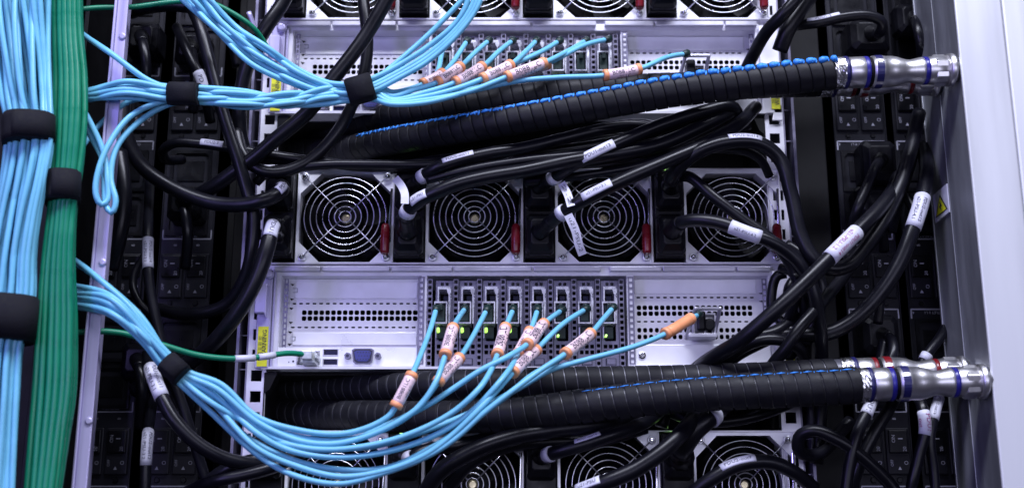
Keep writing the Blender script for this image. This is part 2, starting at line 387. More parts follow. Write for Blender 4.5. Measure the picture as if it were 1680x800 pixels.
# ---------------------------------------------------------------- server chassis
FX = [-0.1482+0.1149*i for i in range(4)]; FZ = 0.0241; PITCH = 0.2332
def power_supply(parent, fx, k):
    def body(b):
        # face plate with octagonal fan opening
        x0, x1, z0, z1 = fx-0.0432, fx+0.0432, FZ-0.0412, FZ+0.0435
        a = 0.0408; c = 0.0185; y0, y1 = -0.0012, 0.0
        inn = [(-a+c, -a), (a-c, -a), (a, -a+c), (a, a-c), (a-c, a), (-a+c, a), (-a, a-c), (-a, -a+c)]
        inn = [(fx+p, FZ+q) for p, q in inn]
        out = [(inn[0][0], z0), (inn[1][0], z0), (x1, inn[2][1]), (x1, inn[3][1]), (inn[4][0], z1), (inn[5][0], z1), (x0, inn[6][1]), (x0, inn[7][1])]
        cor = {1: (x1, z0), 3: (x1, z1), 5: (x0, z1), 7: (x0, z0)}
        for i in range(8):
            j = (i+1) % 8
            poly = [inn[i], out[i]]+([cor[i]] if i in cor else [])+[out[j], inn[j]]
            b.add([(p, y0, q) for p, q in poly], [tuple(range(len(poly)))])
            b.add([(inn[i][0], y0, inn[i][1]), (inn[j][0], y0, inn[j][1]), (inn[j][0], 0.012, inn[j][1]), (inn[i][0], 0.012, inn[i][1])], [(0, 1, 2, 3)])
        b.box(x0, x0+0.0009, -0.0022, 0.05, z0, z1); b.box(x1-0.0009, x1, -0.0022, 0.05, z0, z1)
        b.box(x0+.001, x1-.001, -0.0030, 0.05, z1, z1+0.0009); b.box(x0+.001, x1-.001, -0.0026, 0.05, z0-0.0009, z0)
    t = part('power_supply', M['psu'], parent, body)
    # fan tunnel and rotor
    def tunnel(b):
        n = 32; R = 0.0402
        b.rings([[Vector((fx+rr*math.cos(2*math.pi*j/n), y, FZ+rr*math.sin(2*math.pi*j/n))) for j in range(n)] for y, rr in ((0.004, 0.0404), (0.03, 0.0385))], caps=False)
        b.add([(fx-0.045, 0.03, FZ-0.045), (fx+0.045, 0.03, FZ-0.045), (fx+0.045, 0.03, FZ+0.045), (fx-0.045, 0.03, FZ+0.045)], [(0, 1, 2, 3)])
    part('fan_tunnel', M['deep'], t, tunnel)
    def rotor(b):
        b.lathe((fx, 0.020, FZ), (fx, 0.006, FZ), [(0, 0.015), (0.85, 0.0148), (1, 0.0128)], 32)
        for i in range(7):
            a0 = 2*math.pi*i/7+k; q = []
            for s_ in range(5):
                r = 0.0145+0.0235*s_/4; a = a0+0.35*s_/4
                q.append((r, a))
            vs = []
            for r, a in q:
                for da, y in ((-0.30, 0.010), (0.02, 0.013), (0.32, 0.019)):
                    vs.append((fx+r*math.cos(a+da), y, FZ+r*math.sin(a+da)))
            fs = [(s_*3+m, s_*3+m+1, s_*3+m+4, s_*3+m+3) for s_ in range(4) for m in range(2)]
            b.add(vs, fs)
    part('fan_rotor', M['rotor'], t, rotor, smooth=True)
    part('hub_cap', M['brass'], t, lambda b: b.lathe((fx, 0.006, FZ), (fx, 0.003, FZ), [(0, 0.0046), (0.6, 0.0044), (1, 0.0028)], 20), smooth=True)
    def guard(b):
        for R in (0.0052, 0.0094, 0.0144, 0.0200, 0.0256, 0.0311, 0.0364): b.torus((fx, -0.0036, FZ), R, 0.00047, 60)
        for sx in (-1, 1):
            for sz in (-1, 1):
                b.cyl((fx+sx*0.0038, -0.0046, FZ+sz*0.0038), (fx+sx*0.0350, -0.0046, FZ+sz*0.0352), 0.00055, 8)
                b.torus((fx+sx*0.0368, -0.0038, FZ+sz*0.0370), 0.0030, 0.0007, 20)
    part('fan_guard', M['wire'], t, guard, smooth=True)
    for sx in (-1, 1):
        for sz in (-1, 1):
            def scr(b):
                c = (fx+sx*0.0368, -0.0012, FZ+sz*0.0370)
                b.lathe(c, (c[0], -0.0068, c[2]), [(0, 0.0026), (0.45, 0.0027), (0.8, 0.0022), (1, 0.0012)], 16)
                b.box(c[0]-0.0014, c[0]+0.0014, -0.0071, -0.0066, c[2]-0.0003, c[2]+0.0003)
            part('screw', M['chrome'], t, scr, smooth=True)
    # power inlet block at the left of the fan
    def inlet(b):
        b.box(fx-0.0700, fx-0.0446, -0.010, 0.03, FZ-0.0390, FZ+0.0415)
        b.box(fx-0.0715, fx-0.0703, -0.0032, 0.03, FZ-0.041, FZ+0.044)
    part('power_inlet', M['plastic'], t, inlet, bevel=0.0008)
    part('status_light', M['led'], t, lambda b: b.cyl((fx-0.0605, -0.002, FZ+0.0425), (fx-0.0605, -0.0108, FZ+0.0425), 0.0012, 10))
    part('release_handle', M['red'], t, lambda b: b.lathe((fx+0.0365, -0.010, FZ-0.0355), (fx+0.0368, -0.0095, FZ-0.0085), [(0, 0.0032), (0.08, 0.0040), (0.5, 0.0042), (0.92, 0.0038), (1, 0.0026)], 18), smooth=True)
    def lever(b):
        b.cyl((fx+0.0395, -0.004, FZ-0.008), (fx+0.0408, -0.003, FZ+0.026), 0.0011, 10)
        b.box(fx+0.0385, fx+0.0412, -0.006, -0.003, FZ-0.013, FZ-0.008)
    part('lever', M['chrome'], t, lever, smooth=False)
    return t

def hole_rows(x0, pitch, n, w_, zrows, h_):
    return [(x0+i*pitch, x0+i*pitch+w_, z, z+h_) for z in zrows for i in range(n)]

def perf_strip(b, x0, x1, y, z0, z1, n, hw, y1=None):
    p = (z1-z0)/n; c = (x0+x1)/2; hh = p*0.62
    b.plate(x0, x1, z0, z1, [(c-hw/2, c+hw/2, z0+p*(i+.5)-hh/2, z0+p*(i+.5)+hh/2) for i in range(n)], y, y1 or y+0.0008, ch=hw*0.14)

def make_server():
    o = empty('server_chassis', (0.0117, 0, -0.1110))
    L, R_ = -0.2135, 0.2290; RY = 0.014
    zb, zt = -0.1105, -0.0195
    lx0, lx1 = Xp(458), Xp(691); nx0, nx1 = Xp(699), Xp(1030); rx0, rx1 = Xp(1040), Xp(1264)
    hz0, hz1 = Zp(601), Zp(452)
    def case(b):
        b.plate(L, R_, zb, zt, [(lx0, lx1, hz0, hz1), (nx0, nx1, hz0, hz1), (rx0, rx1, hz0, hz1)], 0.0, 0.0012)
        for x in (lx0, lx1, nx0, nx1, rx0, rx1): b.box(x-0.0004, x+0.0004, 0.0013, 0.03, hz0, hz1)
        b.box(L, R_, 0.0013, 0.20, hz1, hz1+0.0012); b.box(L, R_, 0.0013, 0.20, hz0-0.0012, hz0)
        b.box(L-0.001, L, 0.001, 0.25, zb, 0.069); b.box(R_, R_+0.001, 0.001, 0.25, zb, 0.069)
        b.box(L-0.003, 0.2415, -0.0045, 0.25, 0.0680, 0.0688)
        b.box(L-0.004, 0.2420, -0.0030, 0.25, zt+0.0006, zt+0.0018)
        b.box(L-.002, R_+.002, -0.0042, 0.0, zb-0.0014, zb+0.0008)
        for i in range(5): x = FX[0]-0.0728+0.1149*i; b.box(x-0.0006, x+0.0006, -0.003, 0.06, -0.0172, 0.0676)
    part('case', M['zinc'], o, case)
    for a, c in ((452, 527), (530, 640), (643, 742), (745, 872), (876, 985), (1000, 1084), (1087, 1205), (1208, 1262)):
        part('folded_top_edge', M['zincb'], o, lambda b: b.box(Xp(a, 442), Xp(c, 442), -0.0052, -0.0002, Zp(446.5), Zp(439)), bevel=0.0005)
    part('bay_lining', M['deep'], o, lambda b: (b.box(lx0, rx1, 0.060, 0.062, hz0, hz1), b.box(L+.002, R_, 0.065, 0.067, -0.018, 0.067)))
    # ---- left expansion panel
    def lpanel(b):
        X = lambda x: Xp(x, 520, RY); Z = lambda y: Zp(y, 600, RY)
        H = hole_rows(X(495), X(504.6)-X(495), 21, X(502.6)-X(495), (Z(526), Z(516.3)), 0.0043)
        H += hole_rows(X(478), X(489)-X(478), 19, X(486)-X(478), (Z(499),), 0.0015) + hole_rows(X(477), X(488)-X(477), 19, X(485)-X(477), (Z(538),), 0.0015)
        H = [h for h in H if h[1] < lx1-0.001]
        b.plate(lx0+0.0005, lx1-0.0005, hz0, Z(458), H, RY, RY+0.0009, ch=0.0010)
        for y in (467, 491, 506, 529, 545, 565): b.prism([(X(474), Z(y-2)), (X(481), Z(y-1)), (X(477), Z(y+2))], RY-0.0004, RY, 1)
    part('expansion_panel', [M['zinc'], M['deep']], o, lpanel)
    def covers(b, xa, xb, rows):
        for y0, y1 in rows:
            b.box(Xp(xa, 520, RY), Xp(xb, 520, RY), RY-0.0011, RY-0.0001, Zp(y1, 600, RY), Zp(y0, 600, RY))
    for r_ in ((463, 490), (545, 566)):
        q = part('slot_cover', M['psu'], o, lambda b: covers(b, 482, 684, [r_]), bevel=0.0004)
        zc = (Zp(r_[0], 600, RY)+Zp(r_[1], 600, RY))/2; xx = Xp(486, 520, RY)
        part('slot_notch', M['grey'], q, lambda b: (b.box(xx-0.004, xx, RY-0.0014, RY-0.0010, zc+0.0016, zc+0.0020), b.box(xx-0.004, xx, RY-0.0014, RY-0.0010, zc-0.0020, zc-0.0016), b.box(xx-0.0002, xx+0.0004, RY-0.0014, RY-0.0010, zc-0.0020, zc+0.0020)))
    def lperf(b):
        perf_strip(b, Xp(463), Xp(470), 0.0035, hz0+0.004, hz1-0.002, 15, 0.0018)
        perf_strip(b, Xp(685, 520), Xp(696, 520), -0.0006, hz0+0.002, hz1-0.001, 15, 0.0026)
        perf_strip(b, Xp(1031), Xp(1041), -0.0006, hz0+0.002, hz1-0.001, 15, 0.0026)
        perf_strip(b, Xp(1254), Xp(1262), 0.0035, hz0+0.004, hz1-0.002, 15, 0.0022)
    part('perforated_divider', M['nic'], o, lperf)
    # ---- io panel
    zi0, zi1 = Zp(600), Zp(569)
    io = part('port_panel', M['psu'], o, lambda b: b.plate(lx0+.0003, lx1-0.001, zi0, zi1, [(Xp(491), Xp(526), Zp(597), Zp(576)), (Xp(532.5), Xp(556.5), Zp(582), Zp(572)), (Xp(532.5), Xp(556.5), Zp(598), Zp(588))], 0.0012, 0.0036, 0))
    part('network_port', M['chrome'], io, lambda b: (b.plate(Xp(490), Xp(527), Zp(598), Zp(575), [(Xp(492), Xp(525), Zp(596), Zp(577))], 0.0002, 0.014), b.box(Xp(519), Xp(525), 0.0004, 0.004, Zp(594), Zp(578))))
    for ya, yb in ((582, 572), (598, 588)):
        part('usb_port', [M['navy'], M['zincb']], io, lambda b: (b.plate(Xp(532), Xp(557), Zp(ya+.5), Zp(yb-.5), [(Xp(533.2), Xp(555.8), Zp(ya-.6), Zp(yb+.6))], 0.0006, 0.012, 1), b.box(Xp(534), Xp(555), 0.003, 0.012, Zp((ya+yb)/2+1.5), Zp((ya+yb)/2-1.5), 0), b.box(Xp(533), Xp(556), 0.004, 0.0053, Zp(ya), Zp(yb), 0)))
    def vga(b):
        zc = Zp(584); x0, x1 = Xp(580.5), Xp(614)
        for q, y, mi in ((-0.0006, -0.0014, 1), (0.0004, -0.0020, 2), (0.0016, -0.0024, 0)):
            pts = [(x0+q, zc+0.0048-q), (x0+.0022+q, zc+0.0062-q), (x1-.0022-q, zc+0.0062-q), (x1-q, zc+0.0048-q), (x1-.0014-q, zc-.0046+q), (x1-.0036-q, zc-.0062+q), (x0+.0036+q, zc-.0062+q), (x0+.0014+q, zc-.0046+q)]
            b.prism(pts, y, 0.0012, mi)
        for r_ in range(3):
            for c in range(5): xx = x0+0.0044+c*0.0024+(r_ % 2)*0.0010; zz = zc+0.0030-r_*0.0030; b.box(xx, xx+0.0009, -0.0026, -0.0024, zz-.00045, zz+.00045, 2)
        for xx in (Xp(573), Xp(622)):
            b.cyl((xx, 0.0012, zc), (xx, -0.0035, zc), 0.0030, 6, 1); b.cyl((xx, 0.0012, zc), (xx, -0.0038, zc), 0.0014, 10, 2)
    part('video_port', [M['vga'], M['nic'], M['ink']], io, vga)
    part('indicator_hole', M['ink'], io, lambda b: (b.cyl((Xp(477), 0.001, Zp(593)), (Xp(477), 0.0008, Zp(593)), 0.0005, 8), b.cyl((Xp(484), 0.001, Zp(592)), (Xp(484), 0.0008, Zp(592)), 0.0009, 8)))
    # ---- eight network cards
    for i in range(8):
        cx = Xp(729)+i*0.02074; X = lambda dx: cx+dx*0.000533
        def card(b):
            H = [(X(-7), X(-2), Zp(467), Zp(462)), (X(1), X(6), Zp(467), Zp(462)), (X(-9.5), X(8.5), Zp(558), Zp(473))]
            for r_ in range(2):
                for c in range(3): H.append((X(-12+c*8.5), X(-6+c*8.5), Zp(570+r_*9.5), Zp(563.5+r_*9.5)))
            b.plate(X(-15), X(13.5), Zp(600), Zp(459), H, 0.0035, 0.0045, ch=0.0003)
            b.box(X(-7.4), X(6.4), -0.001, 0.0035, Zp(597), Zp(588.5))
            b.plate(X(-9), X(8), Zp(598), Zp(586.5), [(X(-7.8), X(6.8), Zp(598), Zp(588))], 0.0022, 0.0035, 1)
        cd_ = part('network_card', [M['nic'], M['ink']], o, card)
        def ucage(b):
            b.plate(X(-11.5), X(9), Zp(499), Zp(470), [(X(-9.2), X(6.6), Zp(499), Zp(474.5))], -0.0006, 0.020)
            b.prism([(X(3.5), Zp(475)), (X(10.5), Zp(474)), (X(10.5), Zp(480)), (X(7.6), Zp(485)), (X(5), Zp(481))], -0.0018, -0.0006)
            b.prism([(X(9), Zp(489)), (X(10.5), Zp(496)), (X(8.8), Zp(532)), (X(7.2), Zp(532)), (X(6.6), Zp(500))], -0.0045, -0.0036)
            for k_ in range(4): b.box(X(9.2), X(10.6), 0.0, 0.006, Zp(490-k_*5), Zp(488-k_*5))
        part('port_cage', M['cage'], cd_, ucage)
        part('port_opening', M['navy'], cd_, lambda b: b.box(X(-4), X(5), 0.019, 0.021, Zp(499), Zp(478)))
        def mod(b):
            b.plate(X(-15.5), X(5.5), Zp(534.5), Zp(498.5), [(X(-13.6), X(3.6), Zp(532.2), Zp(501.2))], -0.0120, 0.006)
            b.box(X(8), X(9.6), -0.003, 0.004, Zp(532), Zp(498)); b.box(X(-13.5), X(-12), -0.004, 0.004, Zp(556), Zp(537))
        part('transceiver', M['cage'], cd_, mod, bevel=0.0003)
        def plug(b):
            b.box(X(-11.8), X(1.8), -0.0105, 0.004, Zp(531), Zp(504)); b.box(X(-8), X(-1.5), -0.0150, -0.0105, Zp(514), Zp(503))
            b.box(X(-10.5), X(3.5), -0.002, 0.004, Zp(556), Zp(536))
        part('latch', M['dgreen'], cd_, plug, bevel=0.0006)
        if i in (0, 1, 2, 3, 5, 7):
            part('status_light', M['ledw'], cd_, lambda b: b.cyl((X(-9), 0.0, Zp(552 if i > 3 else 545)), (X(-9), -0.0070, Zp(552 if i > 3 else 541)), 0.0011 if i > 3 else 0.0013, 8))
        part('perforated_edge', M['nic'], cd_, lambda b: perf_strip(b, X(14.0), X(22.5), 0.001, Zp(600), Zp(457), 15, 0.0030))
    part('perforated_edge', M['nic'], o, lambda b: perf_strip(b, nx0+0.0006, nx0+0.0052, 0.001, Zp(600), Zp(457), 15, 0.0030))
    # ---- right expansion panel
    def rpanel(b):
        X = lambda x: Xp(x, 520, RY); Z = lambda y: Zp(y, 600, RY)
        H = hole_rows(X(1045), X(1054.6)-X(1045), 20, X(1052.4)-X(1045), (Z(517.8), Z(508.2)), 0.0042)
        H += hole_rows(X(1044), X(1055)-X(1044), 19, X(1052)-X(1044), (Z(489),), 0.0015)+hole_rows(X(1044), X(1055)-X(1044), 18, X(1052)-X(1044), (Z(528.5),), 0.0015)
        H += hole_rows(X(1045), X(1054.6)-X(1045), 20, X(1051.5)-X(1045), (Z(556), Z(545)), 0.0042)
        H = [h for h in H if h[1] < rx1-0.0075]
        b.plate(rx0+0.0004, rx1-0.0004, hz0, Z(457), H, RY, RY+0.0009, ch=0.0010)
        for y in (456, 481, 494, 520): b.prism([(X(1246), Z(y)), (X(1254), Z(y-2)), (X(1254), Z(y+2))], RY-0.0004, RY, 1)
    part('expansion_panel', [M['zinc'], M['deep']], o, rpanel)
    part('slot_cover', M['psu'], o, lambda b: covers(b, 1042, 1242, [(459, 482)]), bevel=0.0004)
    lp = part('lower_cover', M['psu'], o, lambda b: b.box(rx0+.0006, rx1-.001, 0.0015, 0.004, hz0+.0002, Zp(564)), bevel=0.0005)
    part('screw', M['chrome'], lp, lambda b: (b.lathe((Xp(1052), 0.0015, Zp(582)), (Xp(1052), -0.0002, Zp(582)), [(0, .0034), (.7, .0032), (1, .0022)], 18), b.box(Xp(1052)-.0016, Xp(1052)+.0016, -0.0006, -.0001, Zp(582)-.0003, Zp(582)+.0003), b.box(Xp(1052)-.0003, Xp(1052)+.0003, -0.0007, -.0001, Zp(582)-.0016, Zp(582)+.0016)))
    def bail(b):
        A = [P(1125, 556, -0.002), P(1141, 506, -0.020), P(1181, 506, -0.020), P(1171, 556, -0.002)]
        for p, q in ((0, 1), (1, 2), (2, 3)): b.cyl(A[p], A[q], 0.0017, 10)
        for p in (1, 2): b.lathe(A[p]-Vector((0, 0, .0017)), A[p]+Vector((0, 0, .0017)), [(0, .001), (.5, .0018), (1, .001)], 10)
        b.box(Xp(1125), Xp(1171), -0.014, 0.002, Zp(557), Zp(551))
        b.plate(Xp(1137), Xp(1174), Zp(552), Zp(513), [(Xp(1139), Xp(1155), Zp(547), Zp(516)), (Xp(1157), Xp(1172), Zp(547), Zp(516))], 0.0, 0.012)
    part('card_handle', M['zincb'], o, bail, bevel=0.0004)
    part('dust_cap', M['plastic'], o, lambda b: b.lathe(P(1164, 532, 0.004), P(1164, 532, -0.008), [(0, .0055), (.8, .0054), (1, .004)], 18), smooth=True)
    part('port_latch', M['plastic'], o, lambda b: b.box(Xp(1139), Xp(1154), -0.014, 0.004, Zp(547), Zp(514)), bevel=0.002)
    # ---- ears
    def earL(b):
        b.box(Xp(423), Xp(446), -0.0045, -0.0015, Zp(605), Zp(446))
        b.prism([(Xp(421), Zp(517)), (Xp(437), Zp(517)), (Xp(440), Zp(524)), (Xp(440), Zp(470)), (Xp(421), Zp(470))], -0.012, -0.004)
        b.lathe((Xp(440), -0.0045, Zp(452)), (Xp(440), -0.0090, Zp(452)), [(0, .0048), (.7, .0045), (1, .003)], 18)
        b.box(Xp(447), Xp(451), -0.0028, 0.0, Zp(603), Zp(447))
    ear = part('mounting_ear', M['post'], o, earL, bevel=0.0008)
    def sticker(b, xa, xb, ya, yb, yy):
        b.box(Xp(xa), Xp(xb), yy-0.0004, yy, Zp(yb), Zp(ya), 0)
        zc = (Zp(ya)+Zp(yb))/2
        flat_text(b, 'WARNING', (Xp((xa+xb)/2+3), yy-0.0007, zc+0.002), 0.0052, (0, 0, 1), (-1, 0, 0), 1)
        for k_ in range(3): flat_text(b, 'iiiii iii iiii iiii', (Xp((xa+xb)/2-1-k_*2.4), yy-0.0007, zc), 0.0016, (0, 0, 1), (-1, 0, 0), 1, 2.6)
    part('warning_sticker', [M['yellow'], M['ink']], ear, lambda b: sticker(b, 427, 443.5, 537, 602, -0.0048))
    def earR(b):
        b.box(Xp(1269), Xp(1302), -0.0035, -0.0010, Zp(605), Zp(446))
        b.prism([(Xp(1284), Zp(618)), (Xp(1302), Zp(618)), (Xp(1302), Zp(590)), (Xp(1290), Zp(590))], -0.0035, -0.001)
    er = part('mounting_ear', M['zinc'], o, earR, bevel=0.0006)
    part('warning_sticker', [M['yellow'], M['ink']], er, lambda b: sticker(b, 1284, 1299, 545, 598, -0.0038))
    for k, fx in enumerate(FX): power_supply(o, fx, 0.5*k)
    return o
srv = make_server()
tag(srv, 'silver server shown whole in the middle of the rack', 'server', 'servers stacked in the rack')
index_children()
s1 = copy_tree(srv); s1.location.z += PITCH
tag(s1, 'silver server cut off by the top edge, crossed by blue cables', 'server', 'servers stacked in the rack')
s3 = copy_tree(srv); s3.location.z -= PITCH
tag(s3, 'silver server at the bottom edge with only its fan tops showing', 'server', 'servers stacked in the rack')

# ---------------------------------------------------------------- filler shelves in the gaps
def filler(z1, label):
    z0 = z1-0.0500
    e = empty('filler_shelf', (0.01, 0, z0), label, 'shelf', 'black shelves between the servers')
    def f(b):
        b.box(-0.2135, 0.229, 0.100, 0.102, z0, z1-0.001)
        b.box(-0.2135, 0.229, 0.020, 0.20, z1-0.0012, z1-0.0003)
        b.box(-0.2135, -0.2125, 0.0, 0.10, z0+.001, z1-.002); b.box(0.228, 0.229, 0.0, 0.10, z0+.001, z1-.002)
    part('panel', M['dull'], e, f)
    part('side_bracket', M['dull'], e, lambda b: b.prism([(-0.2130, z1-.002), (-0.202, z1-.002), (-0.208, z1-.016), (-0.213, z1-.02)], -0.001, 0.0165))
    part('side_bracket', M['dull'], e, lambda b: b.prism([(0.2290, z1-.002), (0.219, z1-.002), (0.2245, z1-.016), (0.229, z1-.02)], -0.001, 0.0165))
filler(-0.1110+PITCH, 'black shelf panel under the top server, above the middle fans')
filler(-0.1125, 'black shelf panel under the middle server, behind the lower hoses')

# ---------------------------------------------------------------- rack rails
def rail(cx, w_, sgn, label):
    e = empty('rack_rail', (cx, 0, -0.4), label, 'rail', 'perforated rack rails')
    def f(b):
        z0, z1 = -0.36, 0.36; n = 40; p = (z1-z0)/n
        H = [(cx-0.0046, cx+0.0046, z0+p*(i+.5)-.0048, z0+p*(i+.5)+.0048) for i in range(n)]
        b.plate(cx-w_/2, cx+w_/2, z0, z1, H, 0.0008, 0.0030)
    part('flange', M['zinc'], e, f)
    def g(b):
        xo = cx+sgn*(w_/2)
        b.box(xo, xo+sgn*0.0015, 0.0012, 0.09, -0.36, 0.36)
        b.box(xo+sgn*0.007, xo+sgn*0.0095, -0.004, 0.09, -0.36, 0.36)
        for i in range(24): b.box(xo+sgn*0.0016, xo+sgn*0.0068, 0.004, 0.006, -0.35+i*.0298, -0.349+i*.0298)
    part('side_channel', M['nic'], e, g)
rail(-0.2205, 0.0165, -1, 'perforated steel rack rail left of the servers')
rail(0.2385, 0.0165, 1, 'perforated steel rack rail right of the servers')
def side_panel(x0, x1, y0, y1, label):
    b = MB(); b.box(x0, x1, y0, y1, -0.5, 0.5); tag(b.build('side_panel', M['dull'], bevel=0.001), label, 'panel')
side_panel(0.2555, 0.292, 0.03, 0.05, 'plain dark panel between the right rail and the right power strips')
side_panel(-0.262, -0.238, 0.06, 0.08, 'plain dark panel between the left rail and the left power strips')

# ---------------------------------------------------------------- power strips
def power_strip(xa, xb, Y, label, marks_lit, group):
    x0, x1 = P(xa, 400, Y).x, P(xb, 400, Y).x; W = x1-x0; cx = (x0+x1)/2
    Z = lambda y: P(cx/S+840, y, Y).z
    e = empty('power_strip', (cx, Y, -0.4), label, 'power strip', group)
    part('body', M['pdu'], e, lambda b: (b.box(x0, x1, Y, Y+0.05, -0.36, 0.36), b.box(x0, x0+.0012, Y-.0015, Y+.05, -0.36, .36), b.box(x1-.0012, x1, Y-.0015, Y+.05, -0.36, .36)), bevel=0.0008)
    starts = [-45, 232, 507, 797]; ends = [125, 392, 675, 965]
    for k in range(4):
        a, c = Z(starts[k]), Z(ends[k]); prev = Z(ends[k-1]) if k else Z(-160)
        for q in range(2):      # two outlets per section
            zt_ = a-(a-c)*(0.10+0.45*q); zb_ = a-(a-c)*(0.52+0.45*q)
            def outl(b):
                xx0, xx1 = x0+W*.10, x1-W*.12
                b.plate(xx0, xx1, zb_, zt_, [(xx0+.003, xx1-.003, zb_+.003, zt_-.003)], Y-.0022, Y, ch=0.0028)
                b.box(xx0+W*.14, xx1-W*.14, Y-.0012, Y, zb_+.010, zt_-.010)
                for d_ in (-.007, 0, .007): b.box(cx+d_-.0009, cx+d_+.0009, Y-.0014, Y-.0011, (zb_+zt_)/2-.003, (zb_+zt_)/2+.003)
            part('outlet', M['plastic'], e, outl, bevel=0.0005)
        # two breakers between sections
        for sx in (-1, 1):
            bx = cx+sx*W*0.235; h1 = prev-(prev-a)*0.22; h2 = prev-(prev-a)*0.85; hm = prev-(prev-a)*0.58
            q = part('breaker', M['pdu'], e, lambda b: b.box(bx-W*.21, bx+W*.21, Y-.0030, Y, h2, h1), bevel=0.0012)
            part('rocker', M['plastic'], q, lambda b: b.prism([(bx-W*.17, hm+.001), (bx+W*.17, hm+.001), (bx+W*.17, h1-.002), (bx-W*.17, h1-.002)], Y-.0052, Y-.0030), bevel=0.001)
            mm = M['white'] if marks_lit else M['grey']
            def wr(b):
                yy = Y-.0056
                flat_text(b, 'ON', (bx-W*.09, yy, h1-(h1-hm)*.42), .0044, (0, 0, 1), (-1, 0, 0)); b.box(bx-W*.01, bx+W*.07, yy-.0002, yy, h1-(h1-hm)*.42-.0005, h1-(h1-hm)*.42+.0005)
                flat_text(b, '20', (bx+W*.10, yy, h1-(h1-hm)*.80), .0042, (0, 0, 1), (-1, 0, 0))
                yy = Y-.0034; zz = hm-(hm-h2)*.42
                flat_text(b, 'OFF', (bx-W*.13, yy, zz), .0034, (0, 0, 1), (-1, 0, 0)); flat_text(b, 'O', (bx+W*.12, yy, zz), .0048)
                b.prism([(bx-.0016, zz-.0058), (bx+.0016, zz-.0058), (bx, zz-.0028)], yy-.0002, yy)
            part('breaker_print', mm, q, wr)
            part('screw', M['plastic'], e, lambda b: b.lathe((bx, Y, h2-(h2-a)*.45), (bx, Y-.0012, h2-(h2-a)*.45), [(0, .0026), (1, .002)], 14))
        def frame(b, z, s_, q):
            yy = Y-.0004
            b.box(x0+W*.05, x1-W*.05, yy, Y, z-.0006, z+.0006)
            for xx in (x0+W*.05, x1-W*.05): b.box(xx-.0006, xx+.0006, yy, Y, z, z+s_*0.0085)
            flat_text(b, 'OUTLET 0 L1', (cx, yy-.0002, z+s_*.0030), .0034, (-1, 0, 0), (0, 0, -1))
            if q == 0: flat_text(b, '4', (x0+W*.09, yy-.0002, a-.003), .0036, (-1, 0, 0), (0, 0, -1))
            else:
                for xx in (cx-W*.2, cx+W*.22): flat_text(b, '8', (xx, yy-.0002, z-.006), .0044, (0, 0, 1), (-1, 0, 0))
        for q, (z, s_) in enumerate(((a, -1), (c, 1))):
            part('outlet_print', M['white'] if marks_lit else M['grey'], e, lambda b: frame(b, z, s_, q))
power_strip(158, 243, 0.035, 'black power strip at the far left, half behind the lilac post', False, 'power strips on the left')
power_strip(262, 350, 0.035, 'black power strip between the lilac post and the left rack rail', False, 'power strips on the left')
power_strip(1381, 1469, 0.030, 'black power strip with white breaker marks behind the hose couplings', True, 'power strips on the right')
power_strip(1481, 1566, 0.040, 'black power strip partly hidden by the grey steel manifold', True, 'power strips on the right')
# dark cabinet frame far left
b = MB(); b.box(-0.62, -0.372, 0.05, 0.07, -0.5, 0.5); tag(b.build('side_panel', M['dull'], bevel=0.001), 'dark cabinet side panel behind the thick blue and green bundles', 'panel')
b = MB(); b.box(-0.395, -0.388, -0.05, 0.05, -0.5, 0.5); b.box(-0.375, -0.371, -0.06, 0.05, -0.5, 0.5); b.box(-0.388, -0.375, -0.02, 0.04, -0.5, 0.5)
tag(b.build('cabinet_profile', M['dull'], bevel=0.0006), 'thin dark upright profile just left of the lilac post', 'profile')

# ---------------------------------------------------------------- lilac post
YP = -0.125
xa, xb = P(158, 400, YP).x, P(176.5, 400, YP).x
e = empty('aluminium_post', (xa, YP, -0.4), 'narrow lilac aluminium post crossed by the blue cables', 'post')
def pf(b):
    b.box(xa, xb, YP, YP+0.002, -0.36, 0.36); b.box(xa-.002, xa, YP-.0022, YP+0.035, -0.36, .36)
part('flange', M['post'], e, pf, bevel=0.0006)
part('slot', M['deep'], e, lambda b: b.box(xa-.0026, xa-.0021, YP-.0012, YP+.0004, P(160, 700, YP).z, P(160, 620, YP).z))
for py in (430, 60, 690):
    c = P(172-(py-430)*.085, py, YP); c.x = xa+(xb-xa)*.72
    part('screw', M['post'], e, lambda b: b.lathe(c, c+Vector((0, -.0016, 0)), [(0, .0032), (.6, .003), (1, .0018)], 16), smooth=True)

